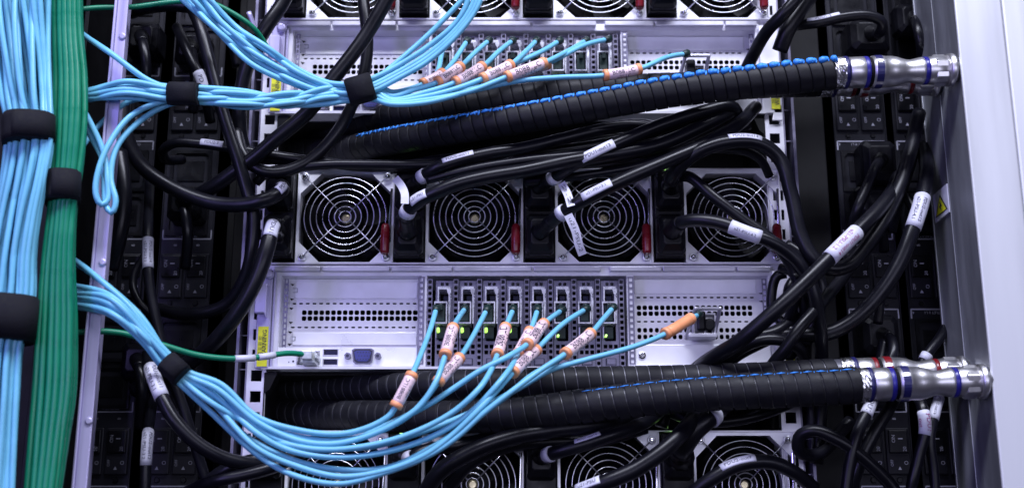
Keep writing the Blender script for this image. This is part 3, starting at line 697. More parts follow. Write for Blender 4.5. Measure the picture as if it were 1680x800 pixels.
# ---------------------------------------------------------------- steel manifold at the right
XM = 0.3735; YF = -0.100; YB = -0.004
e = empty('coolant_manifold', (XM, YF, -0.4), 'tall square stainless manifold tube at the right that both hose couplings screw into', 'manifold')
def side(b):
    ym = YF+(YB-YF)*0.52
    b.box(XM+.0002, XM+.06, YF+.0005, YB, -0.40, 0.40)
    b.box(XM-.0010, XM+.0002, ym, ym+.0012, -0.40, 0.40); b.box(XM-.0012, XM+.0002, YB-.003, YB, -0.40, 0.40)
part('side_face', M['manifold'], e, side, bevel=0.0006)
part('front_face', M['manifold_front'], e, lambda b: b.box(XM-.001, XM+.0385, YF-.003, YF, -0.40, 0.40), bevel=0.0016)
def wl(b):
    q = [PX(1531, 318, XM-.0014), PX(1554, 303, XM-.0014), PX(1557, 350, XM-.0014), PX(1534, 364, XM-.0014)]
    ys = sorted([p.y for p in q]); y0, y1 = ys[0]+.001, ys[3]-.001; z1 = (q[0].z+q[1].z)/2; z0 = (q[2].z+q[3].z)/2
    X_ = XM-.0016
    b.add([(X_, y0, z0), (X_, y1, z0), (X_, y1, z1), (X_, y0, z1), (XM, y0, z0), (XM, y1, z0), (XM, y1, z1), (XM, y0, z1)], [(0, 1, 2, 3), (0, 4, 5, 1), (1, 5, 6, 2), (2, 6, 7, 3), (3, 7, 4, 0)], 0)
    ym = (y0+y1)/2; h = z1-z0; w2 = (y1-y0)/2
    tri = lambda s_, X_, mi, dz=0: b.add([(X_, ym-w2*.88*s_, z0+h*.14+dz), (X_, ym+w2*.88*s_, z0+h*.14+dz), (X_, ym, z0+h*.14+dz+h*.70*s_)], [(0, 1, 2)], mi)
    tri(1, X_-.0002, 2); tri(.80, X_-.0004, 1, h*.035)
    bolt = [(.08, .56), (-.22, .34), (-.02, .34), (-.12, .17), (.22, .40), (.02, .40), (.12, .56)]
    b.add([(X_-.0006, ym+p*w2, z0+h*(q_+.04)) for p, q_ in bolt], [tuple(range(7))], 2)
part('warning_label', [M['paper'], M['yellow'], M['ink']], e, wl)
b = MB(); b.box(XM+.0387, XM+.16, YF-.0032, YF+.03, -0.45, 0.45); tag(b.build('side_panel', M['manifold_front'], bevel=0.002), 'pale cabinet door edge along the right border of the picture', 'panel')

# ================================================================ hoses with their couplings
def proj(p):
    d = Vector(p)-CAM; f = d.y*ct+d.z*st; v = -d.y*st+d.z*ct
    return 840+F*d.x/f, 400-F*v/f
def hose(name_label, pts, r0, r1, zrow, Yc, ring, lace=None, foilz=True, seam=0.012, dirty=0):
    """pts from the left end to the coupling; zrow = height of the coupling axis"""
    CL = 0.1037
    B = Vector((XM+0.001, Yc, zrow[1])); A = Vector((XM-CL, Yc, zrow[0]))
    ax, ay = proj(A); pts = pts+[(ax-34, ay+(pts[-1][1]-ay)*.25, Yc), (ax+2, ay, Yc)]
    p = Path(pts, 10, 4.0); Lh = p.L[-1]
    e = empty('coolant_hose', p.w[-1], name_label, 'hose', 'coolant hoses')
    pitch = 0.0101; n = 36; prof = [(0.025, .955), (0.035, .985), (0.06, 1.0), (0.2, 1.002), (0.5, 1.003), (0.8, 1.002), (0.94, 1.0), (0.97, .985), (0.98, .955)]
    if seam > 0.015: prof = [(0.045, .955), (0.05, .985), (0.08, 1.0), (0.2, 1.002), (0.5, 1.003), (0.8, 1.002), (0.92, 1.0), (0.955, .985), (0.96, .955)]
    K = len(prof); NR = int(Lh/pitch)-1
    vs = []; rows = (NR+1)*K
    for i in range(rows):
        rr = prof[i % K][1]; base = (i//K+prof[i % K][0])*pitch
        for j in range(n):
            # the wrap winds round the hose: its seam leans by one pitch per turn
            l = base+pitch*j/n; rib = i//K
            c, t, u = p.at(l); v = t.cross(u); a = 2*math.pi*j/n
            rad = (r0+(r1-r0)*l/Lh)*rr*(1+0.008*math.sin(rib*2.3+a)+0.006*math.sin(rib*1.1))
            vs.append(c+(u*math.cos(a)+v*math.sin(a))*rad)
    fs = []
    for i in range(rows-1):
        if i % K == K-1: continue
        for j in range(n-1): fs.append((i*n+j, i*n+j+1, (i+1)*n+j+1, (i+1)*n+j))
        if i+1+K < rows: fs.append((i*n+n-1, (i+K)*n, (i+1+K)*n, (i+1)*n+n-1))
    b = MB(); b.add(vs, fs); wr = b.build('hose_wrap', M['sleeve'], e, smooth=True)
    b = MB(); p.tube(b, r=min(r0, r1)*.972, n=24, l0=0.002); b.build('hose_core', M['core' if seam > .015 else 'coredark'], e, smooth=True)
    if lace:
        la, heavy = lace
        b = MB(); i = 0
        l = p.L[p.near(la, pts[0][1])]; rnd = random.Random(3)
        lang = 1.0 if heavy else .98
        while l < Lh-0.004:
            c, t, u = p.at(l); nn = CAM-c; nn = (nn-t*nn.dot(t)).normalized(); up = nn.cross(t)
            if up.z < 0: up = -up
            rad = (r0+(r1-r0)*l/Lh)
            fade = max(.05, min(1, (l/Lh-.28)*1.9))
            def sp(da, dl, k=1.03):
                c2, t2, u2 = p.at(l+dl); a = lang+da; n2 = CAM-c2; n2 = (n2-t2*n2.dot(t2)).normalized(); up2 = n2.cross(t2)
                if up2.z < 0: up2 = -up2
                return c2+(n2*math.cos(a)+up2*math.sin(a))*rad*k
            if heavy:
                jt = [rnd.uniform(-.06, .06) for _ in range(6)]
                b.lathe(sp(-.07+jt[0], .0004), sp(.06+jt[1], .0066+jt[2]*.01), [(0, .0005), (.15, .0022*fade+.0004), (.5, .0027*fade+.0003), (.85, .0021*fade+.0004), (1, .0005)], 7)
                b.lathe(sp(.10+jt[3], .0012), sp(-.02+jt[4], .0088), [(0, .0005), (.3, .0019*fade+.0003), (.8, .0021*fade+.0003), (1, .0005)], 6)
                b.lathe(sp(-.20+jt[5], .0080, 1.02), sp(.16, .0088+jt[0]*.01, 1.04), [(0, .0005), (.5, .0011), (1, .0006)], 6); b.lathe(sp(.12+jt[2]*2, .0030, 1.05), sp(-.10+jt[3]*2, .0055, 1.05), [(0, .0004), (.5, .0009), (1, .0004)], 5)
            else:
                b.lathe(sp(rnd.uniform(-.03, .03), .0010, 1.012), sp(rnd.uniform(.0, .05), .0082, 1.012), [(0, .0002), (.5, .0003+.0004*fade), (1, .0002)], 6)
                b.lathe(sp(-.10, .0094, 1.0), sp(.06, .0098, 1.0), [(0, .0003), (1, .0003)], 5)
            l += pitch
        b.build('blue_lacing', M['lace'], e, smooth=True)
    q = 0.000494
    f = lambda x: (x-1367)/210.0
    PR = lambda L_: [(f(x), r*q) for x, r in L_]
    cp = MB().lathe(A, B, PR([(1385, 20), (1391, 24), (1393, 26.2), (1416, 26.5), (1417, 25.6), (1424, 25.6), (1425, 23), (1430, 23), (1431, 27.4), (1449, 27.6), (1450, 26.6), (1464, 26.4), (1474, 24.6), (1482, 21.8), (1489, 19.8), (1496, 19.4), (1503, 21.0), (1511, 22.8), (1516, 23.2), (1517, 22.4), (1525, 22.4), (1526, 23.4), (1534, 24.4), (1558, 24.4), (1560, 19), (1579, 18.5)]), 48).build('coupling', M['turned'], e, smooth=True)
    for a, c_, r in ((1417, 1424, 26.9), (1517.4, 1524.6, 23.9)):
        MB().lathe(A, B, PR([(a, r-.8), (a+.8, r), (c_-.8, r), (c_, r-.8)]), 40).build('colour_ring', M[ring], cp, smooth=True)
    MB().lathe(A, B, PR([(1425, 25.2), (1430, 25.2)]), 32).build('seal', M['deep'], cp, smooth=True)
    MB().lathe(A, B, PR([(1382, 25), (1384, 28), (1389, 28), (1391, 25)]), 32).build('seal', M['navy'], cp, smooth=True)
    d = (B-A); T = d.normalized()
    b = MB()
    for k_ in range(4):
        a = math.radians(-20+90*k_)
        nn = Vector((0, -math.cos(a), math.sin(a))); sd = T.cross(nn)
        xs = [(1433, 1446)]
        c0 = A+d*f(1434)+nn*27.55*q; ns = 9; R_ = 28.4*q
        rs = []
        for s_ in range(ns):
            aa = a+math.radians(-38+76*s_/(ns-1)); n2 = Vector((0, -math.cos(aa), math.sin(aa)))
            rs.append([A+d*f(1434)+n2*26.5*q, A+d*f(1446)+n2*26.5*q, A+d*f(1446)+n2*R_, A+d*f(1434)+n2*R_])
        b.rings(rs)
    b.build('release_grip', M['navy'] if ring == 'bluer' else M[ring], cp, smooth=False, bevel=0.0003)
    b = MB(); b.lathe(A, B, PR([(1532, 22), (1535, 27.5), (1554, 27.5), (1557, 24)]), 6); b.build('hex_nut', M['turned'], cp, bevel=0.0006)
    MB().lathe(A, B, PR([(1557.5, 22), (1558, 27.5), (1566, 28.5), (1568, 27.5), (1569, 21), (1578, 20)]), 40).build('flange', M['turned'], cp, smooth=True)
    b = MB(); rnd = random.Random(5); rs = []
    for i in range(9):
        x = 1364+20*i/8; c = A+d*f(x); rs.append([c+(Vector((0, 1, 0))*math.cos(2*math.pi*j/40)+Vector((0, 0, 1))*math.sin(2*math.pi*j/40))*(27.0+rnd.uniform(-.7, .7))*q for j in range(40)])
    b.rings(rs); b.build('foil_band', M['foil'], cp)
    return e
zr = lambda x1, y1, x2, y2, Y: (P(x1, y1, Y).z, P(x2, y2, Y).z)
hose('black wrapped hose with heavy blue lacing on top, front of the upper pair',
     [(470, 252, 0.070), (560, 246, 0.030), (640, 231, -0.010), (740, 214, -0.044), (850, 195, -0.064), (973, 173, -0.074), (1110, 149, -0.082), (1240, 134, -0.088)], .0122, .0141, zr(1369, 120, 1575, 115, -.091), -.091, 'bluer', (600, True))
hose('black wrapped hose behind the heavily blue-laced hose',
     [(500, 214, 0.075), (570, 206, 0.035), (650, 190, -0.002), (740, 176, -0.024), (850, 161, -0.032), (973, 148, -0.036), (1110, 143, -0.042), (1240, 138, -0.05)], .0122, .0130, zr(1350, 134, 1540, 132, -.052), -.052, 'redr', None)
hose('black wrapped hose with a thin blue stitched line, front of the lower pair',
     [(440, 676, 0.075), (520, 680, 0.040), (620, 682, -0.006), (720, 684, -0.040), (850, 679, -0.060), (977, 663, -0.070), (1110, 648, -0.080), (1240, 640, -0.088)], .0128, .0146, zr(1396, 631, 1615, 625, -.093), -.093, 'bluer', (960, False), seam=0.02)
hose('black wrapped hose directly under the middle server, rear of the lower pair',
     [(450, 640, 0.085), (530, 638, 0.055), (620, 636, 0.015), (720, 632, -0.016), (850, 628, -0.030), (977, 626, -0.034), (1110, 624, -0.040), (1240, 620, -0.048)], .0126, .0132, zr(1390, 613, 1580, 611, -.052), -.052, 'redr', None, seam=0.02)

# ================================================================ black power cables
def plug_at(i, up, k, Y=-0.024):
    return (*proj((FX[i]-0.0573, Y, FZ+(0.0212 if up else -0.0196)-k*PITCH)), Y)
PL = (46, 68, 0.020, -0.008)
L2 = lambda a, b_: [a, b_]
PC = power_cable
# -- middle server
PC([plug_at(0, 1, 0), (462, 312, -.048), (440, 326, -.058), (405, 335, -.056), (350, 333, -.05), (285, 309, -.045), (235, 274, -.04), (208, 225, -.02), (200, 160, .0)], 12.5,
   'thick black cable from the middle server upper left plug, swinging far left', tags=[((464, 305), (452, 322), ['PDU2-4'], True, 'ink', (-20, 60))], plug=PL)
PC([plug_at(0, 0, 0), (447, 372, -.050), (438, 408, -.060), (424, 450, -.060), (400, 497, -.055), (365, 545, -.045), (330, 580, -.03), (280, 612, -.015), (220, 640, .0)], 13,
   'thick black cable hanging from the middle server lower left plug', tags=[((447, 372), (441, 393), ['PDU1'], False, 'ink', (-60, 60))], plug=PL)
PC([plug_at(1, 1, 0), (690, 292, -.046), (715, 276, -.056), (750, 264, -.058), (800, 252, -.058), (860, 243, -.054), (930, 226, -.050), (1000, 210, -.046), (1057, 205, -.040), (1085, 214, -.03)], 10.5,
   'black cable from the upper plug left of the second middle fan', tags=[((728, 271), (776, 257), ['PDU2-out11'], False, 'ink', (18, 100))], plug=PL, collar=[((688, 295), (700, 284))])
PC([plug_at(1, 0, 0), (668, 348, -.050), (685, 330, -.060), (710, 318, -.066), (750, 302, -.070), (800, 290, -.072), (860, 280, -.070), (930, 265, -.066), (1010, 252, -.062), (1080, 238, -.056), (1150, 208, -.050), (1200, 182, -.044)], 12,
   'black cable sweeping over the upper rim of the second middle fan', tags=[((683, 333), (702, 320), ['u21-PSU'], False, 'ink', (-5, 90))], plug=PL, collar=[((664, 354), (671, 343))])
PC([plug_at(2, 1, 0), (908, 292, -.048), (930, 276, -.060), (975, 253, -.066), (1020, 232, -.066), (1085, 205, -.062), (1150, 184, -.056), (1195, 174, -.050), (1208, 182, -.044), (1196, 192, -.038), (1150, 215, -.034), (1090, 240, -.030)], 11,
   'black cable labelled above the third middle fan, folding back under the upper hose', tags=[((958, 263), (1008, 240), ['PDU1-out13'], False, 'ink', (-28, 62))], plug=PL, collar=[((904, 296), (914, 286))])
PC([plug_at(2, 0, 0), (915, 355, -.050), (940, 338, -.062), (985, 314, -.070), (1040, 288, -.074), (1100, 262, -.070), (1150, 240, -.064), (1210, 205, -.054), (1240, 175, -.030)], 11.5,
   'black cable crossing diagonally over the third middle fan with a white label', tags=[((957, 330), (1006, 305), ['u21-PSU-3.1'], False, 'ink', (-5, 90))], plug=PL, collar=[((914, 356), (926, 344))])
PC([plug_at(3, 1, 0), (1103, 290, -.050), (1120, 268, -.060), (1150, 247, -.068), (1195, 233, -.072), (1245, 235, -.070), (1280, 262, -.064), (1298, 318, -.062), (1313, 384, -.064), (1335, 424, -.064), (1362, 441, -.062), (1394, 434, -.060), (1427, 396, -.056), (1455, 352, -.050), (1478, 300, -.044), (1493, 250, -.034), (1508, 185, -.015)], 12,
   'thick black cable arching over the fourth middle fan and down the right rail', tags=[((1193, 233), (1243, 235), ['PDU2-out14'], False, 'ink', (25, 105))], plug=PL)
PC([plug_at(3, 0, 0), (1120, 364, -.048), (1150, 361, -.058), (1185, 367, -.064), (1225, 382, -.068), (1262, 395, -.068), (1296, 416, -.064), (1322, 446, -.060), (1338, 490, -.056), (1346, 540, -.045), (1348, 600, -.025), (1346, 680, -.015), (1340, 760, -.010)], 11,
   'black cable across the fourth middle fan with a u21-PSU-4.2 label', tags=[((1201, 372), (1246, 389), ['u21-PSU-4.2'], False, 'ink')], plug=PL)
PC([(1112, 290, -.035), (1131, 290, -.045), (1172, 324, -.052), (1222, 362, -.052), (1262, 390, -.050), (1300, 440, -.044), (1318, 500, -.038), (1322, 570, -.02), (1318, 640, -.01)], 9.5,
   'thin black cable crossing the fourth fan diagonally from upper left')
PC([(1474, 290, -.010), (1462, 318, -.045), (1440, 345, -.062), (1405, 380, -.076), (1360, 424, -.086), (1308, 476, -.090), (1260, 520, -.086), (1212, 560, -.072), (1172, 586, -.050), (1150, 602, -.030), (1130, 640, -.018)], 12.5,
   'thick black cable running diagonally down left with a white label reading PDU1-out14', tags=[((1406, 379), (1359, 425), ['PDU1-out14', 'u21-PSU-1.2'], False, 'pink')])
PC([(1515, 240, .0), (1520, 280, -.030), (1512, 330, -.050), (1495, 382, -.055), (1476, 430, -.054), (1446, 478, -.050), (1404, 522, -.045), (1362, 545, -.040), (1320, 548, -.035), (1285, 540, -.030)], 12.5,
   'thick black cable with a white label left of the triangular warning sticker', tags=[((1514, 323), (1499, 376), ['PDU2-out15', 'u21-PSU-4.1'], False, 'ink')])
PC([(1445, 262, .002), (1436, 276, -.030), (1420, 312, -.036), (1406, 345, -.036), (1396, 380, -.020)], 9,
   'short black cable hanging from the plug below the upper right breakers', plug=(60, 78, 0.022, 0.03))
PC([(1290, 448, -.030), (1275, 452, -.028), (1266, 480, -.024), (1268, 512, -.024), (1288, 530, -.028), (1300, 505, -.040), (1308, 470, -.046), (1300, 446, -.042), (1280, 440, -.035)], 8.5,
   'loop of black cable standing at the right end of the middle server')
PC([(1395, 440, -.02), (1345, 500, -.050), (1310, 540, -.056), (1290, 570, -.052), (1266, 600, -.040), (1250, 640, -.015)], 10, 'black cable dropping behind the lower hoses next to the right yellow sticker')
PC([(1310, 520, -.028), (1270, 545, -.036), (1225, 555, -.040), (1180, 578, -.034), (1140, 606, -.012), (1100, 650, -.012), (1085, 700, -.012)], 11, 'black cable slipping behind the lower hoses right of the card handle')
PC([(1330, 560, -.030), (1290, 548, -.034), (1240, 566, -.030), (1200, 590, -.022), (1160, 640, -.010)], 10, 'black cable lying lowest among those slipping behind the lower hoses')
PC([(1330, 440, -.012), (1296, 470, -.014), (1300, 520, -.014), (1318, 556, -.014), (1312, 600, -.010)], 10, 'black cable hanging close against the right rack rail')
# -- tangle between top and middle server
PC([(1330, -30, -.070), (1290, 18, -.066), (1258, 52, -.050), (1232, 98, -.022), (1205, 150, -.010), (1180, 185, -.022), (1140, 218, -.030), (1080, 245, -.030), (1000, 262, -.026)], 11,
   'black cable from the top edge passing behind the upper hoses at the right')
PC([(1345, -30, -.052), (1318, 10, -.050), (1293, 48, -.046), (1279, 84, -.036)], 14, 'stubby black cable end hanging from the top edge at the right')
PC([(420, 300, -.030), (440, 282, -.034), (480, 276, -.034), (540, 270, -.036), (620, 270, -.038), (700, 270, -.040), (780, 262, -.040), (847, 250, -.040), (957, 217, -.036), (1045, 206, -.030), (1072, 212, -.022)], 8,
   'thin black cable along the shelf gap curling round under the upper hose')
PC([(388, 262, -.020), (430, 262, -.026), (500, 262, -.028), (600, 274, -.030), (700, 268, -.032), (800, 262, -.030), (880, 250, -.028), (960, 240, -.026), (1040, 225, -.024), (1120, 205, -.026), (1190, 176, -.030)], 9,
   'black cable running level through the shelf gap just above the middle server')
PC([(640, 278, -.020), (720, 262, -.022), (820, 256, -.020), (900, 238, -.020), (980, 226, -.018), (1080, 228, -.018), (1160, 222, -.018), (1230, 205, -.016)], 9, 'black cable deepest in the tangle above the third fan')
PC([(740, 300, -.040), (860, 262, -.050), (960, 268, -.054), (1040, 254, -.050), (1120, 220, -.046), (1180, 190, -.042), (1206, 178, -.036)], 9, 'black cable bundled with others toward the fold under the upper hose')
for q, (pts, rr, lb) in enumerate([
  ([(600, 268, -.024), (700, 278, -.028), (800, 272, -.030), (900, 258, -.034), (1000, 240, -.038), (1100, 208, -.044), (1175, 178, -.050)], 7.5, 'thin black cable weaving through the tangle from far left'),
  ([(840, 246, -.046), (900, 232, -.048), (970, 212, -.050), (1040, 203, -.048), (1074, 212, -.040), (1060, 232, -.034), (1000, 246, -.030)], 6.5, 'thin black cable looping tightly under the upper hose'),
  ([(700, 296, -.052), (780, 276, -.060), (870, 262, -.064), (980, 250, -.060), (1090, 228, -.052), (1170, 196, -.046)], 7, 'thin black cable riding on top of the tangle'),
  ([(860, 300, -.030), (940, 290, -.040), (1030, 276, -.048), (1110, 254, -.050), (1180, 244, -.040), (1236, 250, -.028)], 7.5, 'thin black cable lowest in the tangle above the third fan'),
  ([(1130, 262, -.050), (1170, 244, -.056), (1215, 246, -.056), (1248, 262, -.048), (1262, 288, -.036)], 7.5, 'short black cable bowed over the fourth middle fan'),
  ([(1290, 400, -.030), (1330, 430, -.036), (1350, 480, -.034), (1330, 540, -.030), (1290, 590, -.020)], 9, 'black cable slung between the right rail and the lower hoses'),
  ([(1180, 600, -.022), (1225, 566, -.044), (1262, 556, -.050), (1305, 566, -.044), (1326, 600, -.022)], 9.5, 'black cable humped over the lower hoses beside the right yellow sticker'),
  ([(1470, 300, -.02), (1500, 350, -.034), (1486, 420, -.036), (1450, 470, -.030), (1440, 530, -.015)], 8, 'black cable hanging slack between the two labelled right cables')]):
    PC(pts, rr, lb)
# -- upper left
PC([(480, -30, -.050), (462, 8, -.052), (440, 40, -.054), (418, 78, -.050), (402, 120, -.044), (393, 175, -.040), (396, 230, -.030), (410, 270, -.020)], 12.5,
   'thick black cable curving down just left of the top server')
PC([(592, -30, -.030), (598, 20, -.034), (603, 70, -.034), (597, 122, -.034), (578, 172, -.034), (555, 214, -.034), (524, 250, -.034), (486, 275, -.036), (440, 283, -.040), (410, 268, -.040), (396, 248, -.040), (388, 215, -.036)], 10.5,
   'black cable dropping nearly straight behind the rounded strap, then turning left')
PC([(650, -30, -.066), (632, 4, -.064), (595, 66, -.062), (545, 132, -.062), (503, 186, -.058), (455, 226, -.052), (418, 258, -.046), (380, 285, -.040), (340, 312, -.03), (300, 330, -.01)], 12.5,
   'thick black cable crossing the top server diagonally to the lower left')
PC([(300, -20, -.020), (316, 15, -.040), (327, 40, -.050), (341, 92, -.054), (354, 143, -.054), (371, 202, -.052), (390, 260, -.050), (406, 315, -.048), (416, 350, -.044), (413, 410, -.040), (400, 460, -.030), (370, 500, -.018), (310, 515, -.010), (250, 505, .0)], 11,
   'long black cable snaking down between the left power strips and the left rail')
PC([(290, 45, .0), (302, 72, -.024), (315, 100, -.030), (328, 125, -.030), (338, 160, -.026), (345, 200, -.01)], 9,
   'short black cable beside the upper left power strip with a small white label', tags=[((324, 120), (333, 143), ['PD'], False, 'ink')])
PC([(300, 262, .005), (272, 262, -.012), (268, 246, -.028), (285, 235, -.034), (330, 236, -.036), (380, 243, -.034), (420, 250, -.032), (470, 258, -.030), (540, 268, -.028)], 8.5,
   'hooked black cable over the left power strip with a white label', tags=[((328, 236), (363, 240), ['PDU2-3'], False, 'ink', (-10, 90))])
PC([(195, 250, -.060), (200, 290, -.064), (202, 335, -.064), (194, 390, -.060), (180, 440, -.050)], 14, 'thick black cable bowing behind the lilac post')
PC([(236, 420, .004), (220, 450, -.012), (219, 475, -.020), (232, 500, -.020), (256, 520, -.014)], 6.5, 'thin black cable hugging the lower left power strip')
PC([(246, 300, .005), (244, 345, -.028), (243, 385, -.050), (243, 440, -.056), (249, 490, -.056), (260, 540, -.054), (276, 600, -.050), (298, 660, -.044), (320, 730, -.040), (345, 810, -.03)], 8.5,
   'black cable hanging over the left power strip with an upright label reading PDU2-out14', tags=[((243, 390), (244, 443), ['PDU2-out14', 'u21-PSU-2.1'], False, 'ink')])
PC([(243, 582, -.030), (250, 612, -.070), (266, 652, -.080), (286, 688, -.082), (320, 724, -.078), (360, 748, -.070), (405, 760, -.058), (450, 760, -.040), (480, 750, -.02)], 11,
   'black cable below the lower blue bundle strap with a tilted white label', tags=[((247, 603), (266, 650), ['PDU1-out11', 'u21-PSU-3.1'], False, 'ink')])
PC([(252, 650, .0), (246, 685, -.040), (242, 720, -.060), (239, 770, -.062), (238, 830, -.060)], 8.5,
   'black cable at the bottom left with an upright label reading PDU2-out12', tags=[((243.5, 708), (240, 762), ['PDU2-out12', 'u21-PSU-3.2'], False, 'ink')])
PC([(300, 810, -.030), (345, 790, -.060), (400, 779, -.064), (450, 765, -.060), (500, 740, -.040), (540, 722, -.02)], 10, 'black cable rising from the bottom edge under the lower blue sweep')
PC([(215, 22, .02), (240, 14, -.01), (290, 10, -.02), (340, 22, -.02), (378, 60, -.01), (392, 110, .0)], 11, 'black cable arching over the top of the left power strips')
# -- top edge right
PC([(1428, 55, .0), (1445, 52, -.026), (1447, 36, -.034), (1425, 26, -.038), (1385, 28, -.040), (1345, 37, -.038), (1305, 42, -.030)], 9.5,
   'black cable bent round the plug above the upper coupling', tags=[((1374, 30), (1328, 41), ['PDU1-2'], True, 'ink', (30, 110))], plug=(72, 62, 0.02, 0.03), mk='cord')
PC([(1500, 225, .01), (1494, 262, -.012), (1482, 300, -.02), (1470, 340, -.02), (1460, 380, -.01)], 11, 'black cable in front of the power strip nearest the manifold')
# -- lower right
PC([(1395, 690, -.010), (1340, 745, -.030), (1312, 740, -.040), (1312, 715, -.046), (1335, 706, -.052), (1376, 722, -.056), (1420, 754, -.054), (1465, 800, -.050), (1480, 830, -.05)], 10.5,
   'black cable looping at the lower right corner of the bottom server')
PC([(1450, 560, -.02), (1440, 620, -.030), (1426, 668, -.050), (1406, 712, -.056), (1393, 766, -.056), (1385, 830, -.054)], 9.5,
   'black cable with a slanted label just under the lower foil band', tags=[((1431, 655), (1422, 682), ['PDU1'], False, 'ink')])
PC([(1480, 630, -.012), (1460, 668, -.030), (1432, 714, -.034), (1405, 775, -.030), (1390, 830, -.02)], 10, 'black cable slanting behind the labelled one below the lower coupling')
PC([(1480, 590, -.02), (1500, 640, -.040), (1513, 668, -.058), (1518, 705, -.060), (1508, 745, -.058), (1497, 790, -.056), (1490, 830, -.05)], 9,
   'black cable below the neck of the lower coupling with a bright white label', tags=[((1511, 675), (1518, 715), ['PDU1', 'out'], False, 'pink')])
PC([(1555, 600, -.02), (1543, 645, -.040), (1533, 680, -.050), (1526, 720, -.052), (1532, 770, -.050), (1536, 830, -.048)], 8,
   'black cable nearest the manifold under the lower coupling with a greyish label', tags=[((1541, 655), (1531, 690), ['PDU2-out16'], False, 'ink')])
PC([(1447, 548, .0), (1462, 556, -.026), (1466, 576, -.036), (1456, 604, -.036), (1446, 640, -.02)], 8.5, 'short black cable leaving the plug just above the lower coupling', plug=(64, 70, 0.022, 0.03))
PC([(1560, 520, .005), (1543, 552, -.012), (1522, 580, -.020), (1505, 610, -.02)], 8.5, 'black cable with a white band slipping behind the lower coupling beside the manifold', collar=[((1527, 572), (1512, 594))])
# -- bottom server
PC([plug_at(2, 1, 1), (900, 745, -.048), (925, 738, -.056), (960, 728, -.060), (1000, 714, -.060), (1040, 700, -.050), (1075, 680, -.030), (1100, 650, -.015)], 11,
   'black cable from the plug left of the bottom server third fan', tags=[((943, 733), (988, 718), ['PDU1-out10'], False, 'ink', (30, 100))], plug=PL, collar=[((896, 747), (906, 743))])
PC([plug_at(3, 1, 1), (1120, 735, -.048), (1140, 706, -.056), (1166, 682, -.054), (1190, 660, -.035), (1220, 640, -.012)], 16,
   'thick black cable rising steeply left of the bottom server last fan', plug=PL, collar=[((1160, 687), (1172, 677))])
PC([(1150, 655, -.010), (1140, 682, -.050), (1118, 710, -.070), (1090, 737, -.076), (1045, 768, -.076), (995, 790, -.074), (930, 815, -.06)], 13,
   'thick black cable crossing the third fan of the bottom server diagonally', tags=[((990, 792), (950, 808), ['u21-PSU'], True, 'ink', (10, 90))])
PC([(1335, 800, -.050), (1300, 772, -.062), (1260, 757, -.066), (1208, 763, -.068), (1172, 782, -.066), (1140, 805, -.060), (1110, 830, -.05)], 11.5,
   'white-labelled black cable over the bottom server last fan', tags=[((1236, 758), (1186, 775), ['PDU2-out9'], True, 'ink', (5, 100))])
PC([(1075, 665, -.012), (990, 694, -.050), (900, 706, -.064), (840, 717, -.066), (775, 740, -.066), (720, 775, -.062), (690, 820, -.05)], 13,
   'thick black cable sweeping down left across the second fan of the bottom server')
PC([(1060, 700, -.030), (980, 722, -.034), (900, 724, -.038), (830, 732, -.040), (770, 760, -.040), (735, 800, -.03)], 11, 'black cable beneath the one crossing the second fan of the bottom server')
PC([plug_at(1, 1, 1), (672, 752, -.048), (700, 738, -.050), (760, 728, -.046), (830, 712, -.030), (900, 700, -.018)], 11, 'black cable from the plug left of the second fan of the bottom server', plug=PL, collar=[((668, 755), (677, 748))])
PC([plug_at(0, 1, 1), (440, 752, -.045), (410, 756, -.050), (370, 770, -.050), (330, 800, -.04)], 11, 'black cable from the leftmost plug of the bottom server', plug=PL)
PC([(1320, 650, .0), (1260, 676, -.020), (1200, 690, -.024), (1140, 690, -.02), (1090, 672, -.012)], 9, 'black cable in the shadow under the lower hoses near the right rail')
# -- top server plugs (lower sockets, cut by the top edge)
for i, nm in enumerate(('first', 'second', 'third', 'fourth')):
    x, y, Y = plug_at(i, 0, -1)
    PC([(x, y, Y), (x-6, y-14, -.045), (x-4-8*i, y-50, -.06), (x+10, y-90, -.06)], 11, 'black plug cut by the top edge, left of the %s fan' % nm, plug=PL, group='plugs at the top edge')
for (xx, yy, Y, lab) in ((1500, 28, .012, 'black plug seated in the power strip beside the manifold at the top'), (1436, 330, .006, 'black plug seated in the right power strip behind the crossing cables')):
    PC([(xx, yy, Y), (xx+4, yy+14, -.015), (xx+10, yy+40, -.018), (xx+14, yy+80, .0)], 9, lab, plug=(62, 60, 0.020, 0.03))
for (xx, yy, Y, lab) in ((232, 60, .008, 'black plug in the upper outlet of the far left power strip'), (312, 75, .008, 'black plug at the top of the power strip beside the left rail'), (300, 330, .008, 'black plug in the middle outlets beside the left rail'), (305, 600, .008, 'black plug in the lower outlets beside the left rail'), (225, 590, .008, 'black plug in the lower outlets behind the lilac post')):
    PC([(xx, yy, Y), (xx+3, yy+12, -.010), (xx+8, yy+50, -.012), (xx+4, yy+110, .004)], 9, lab, plug=(58, 60, 0.018, 0.035))

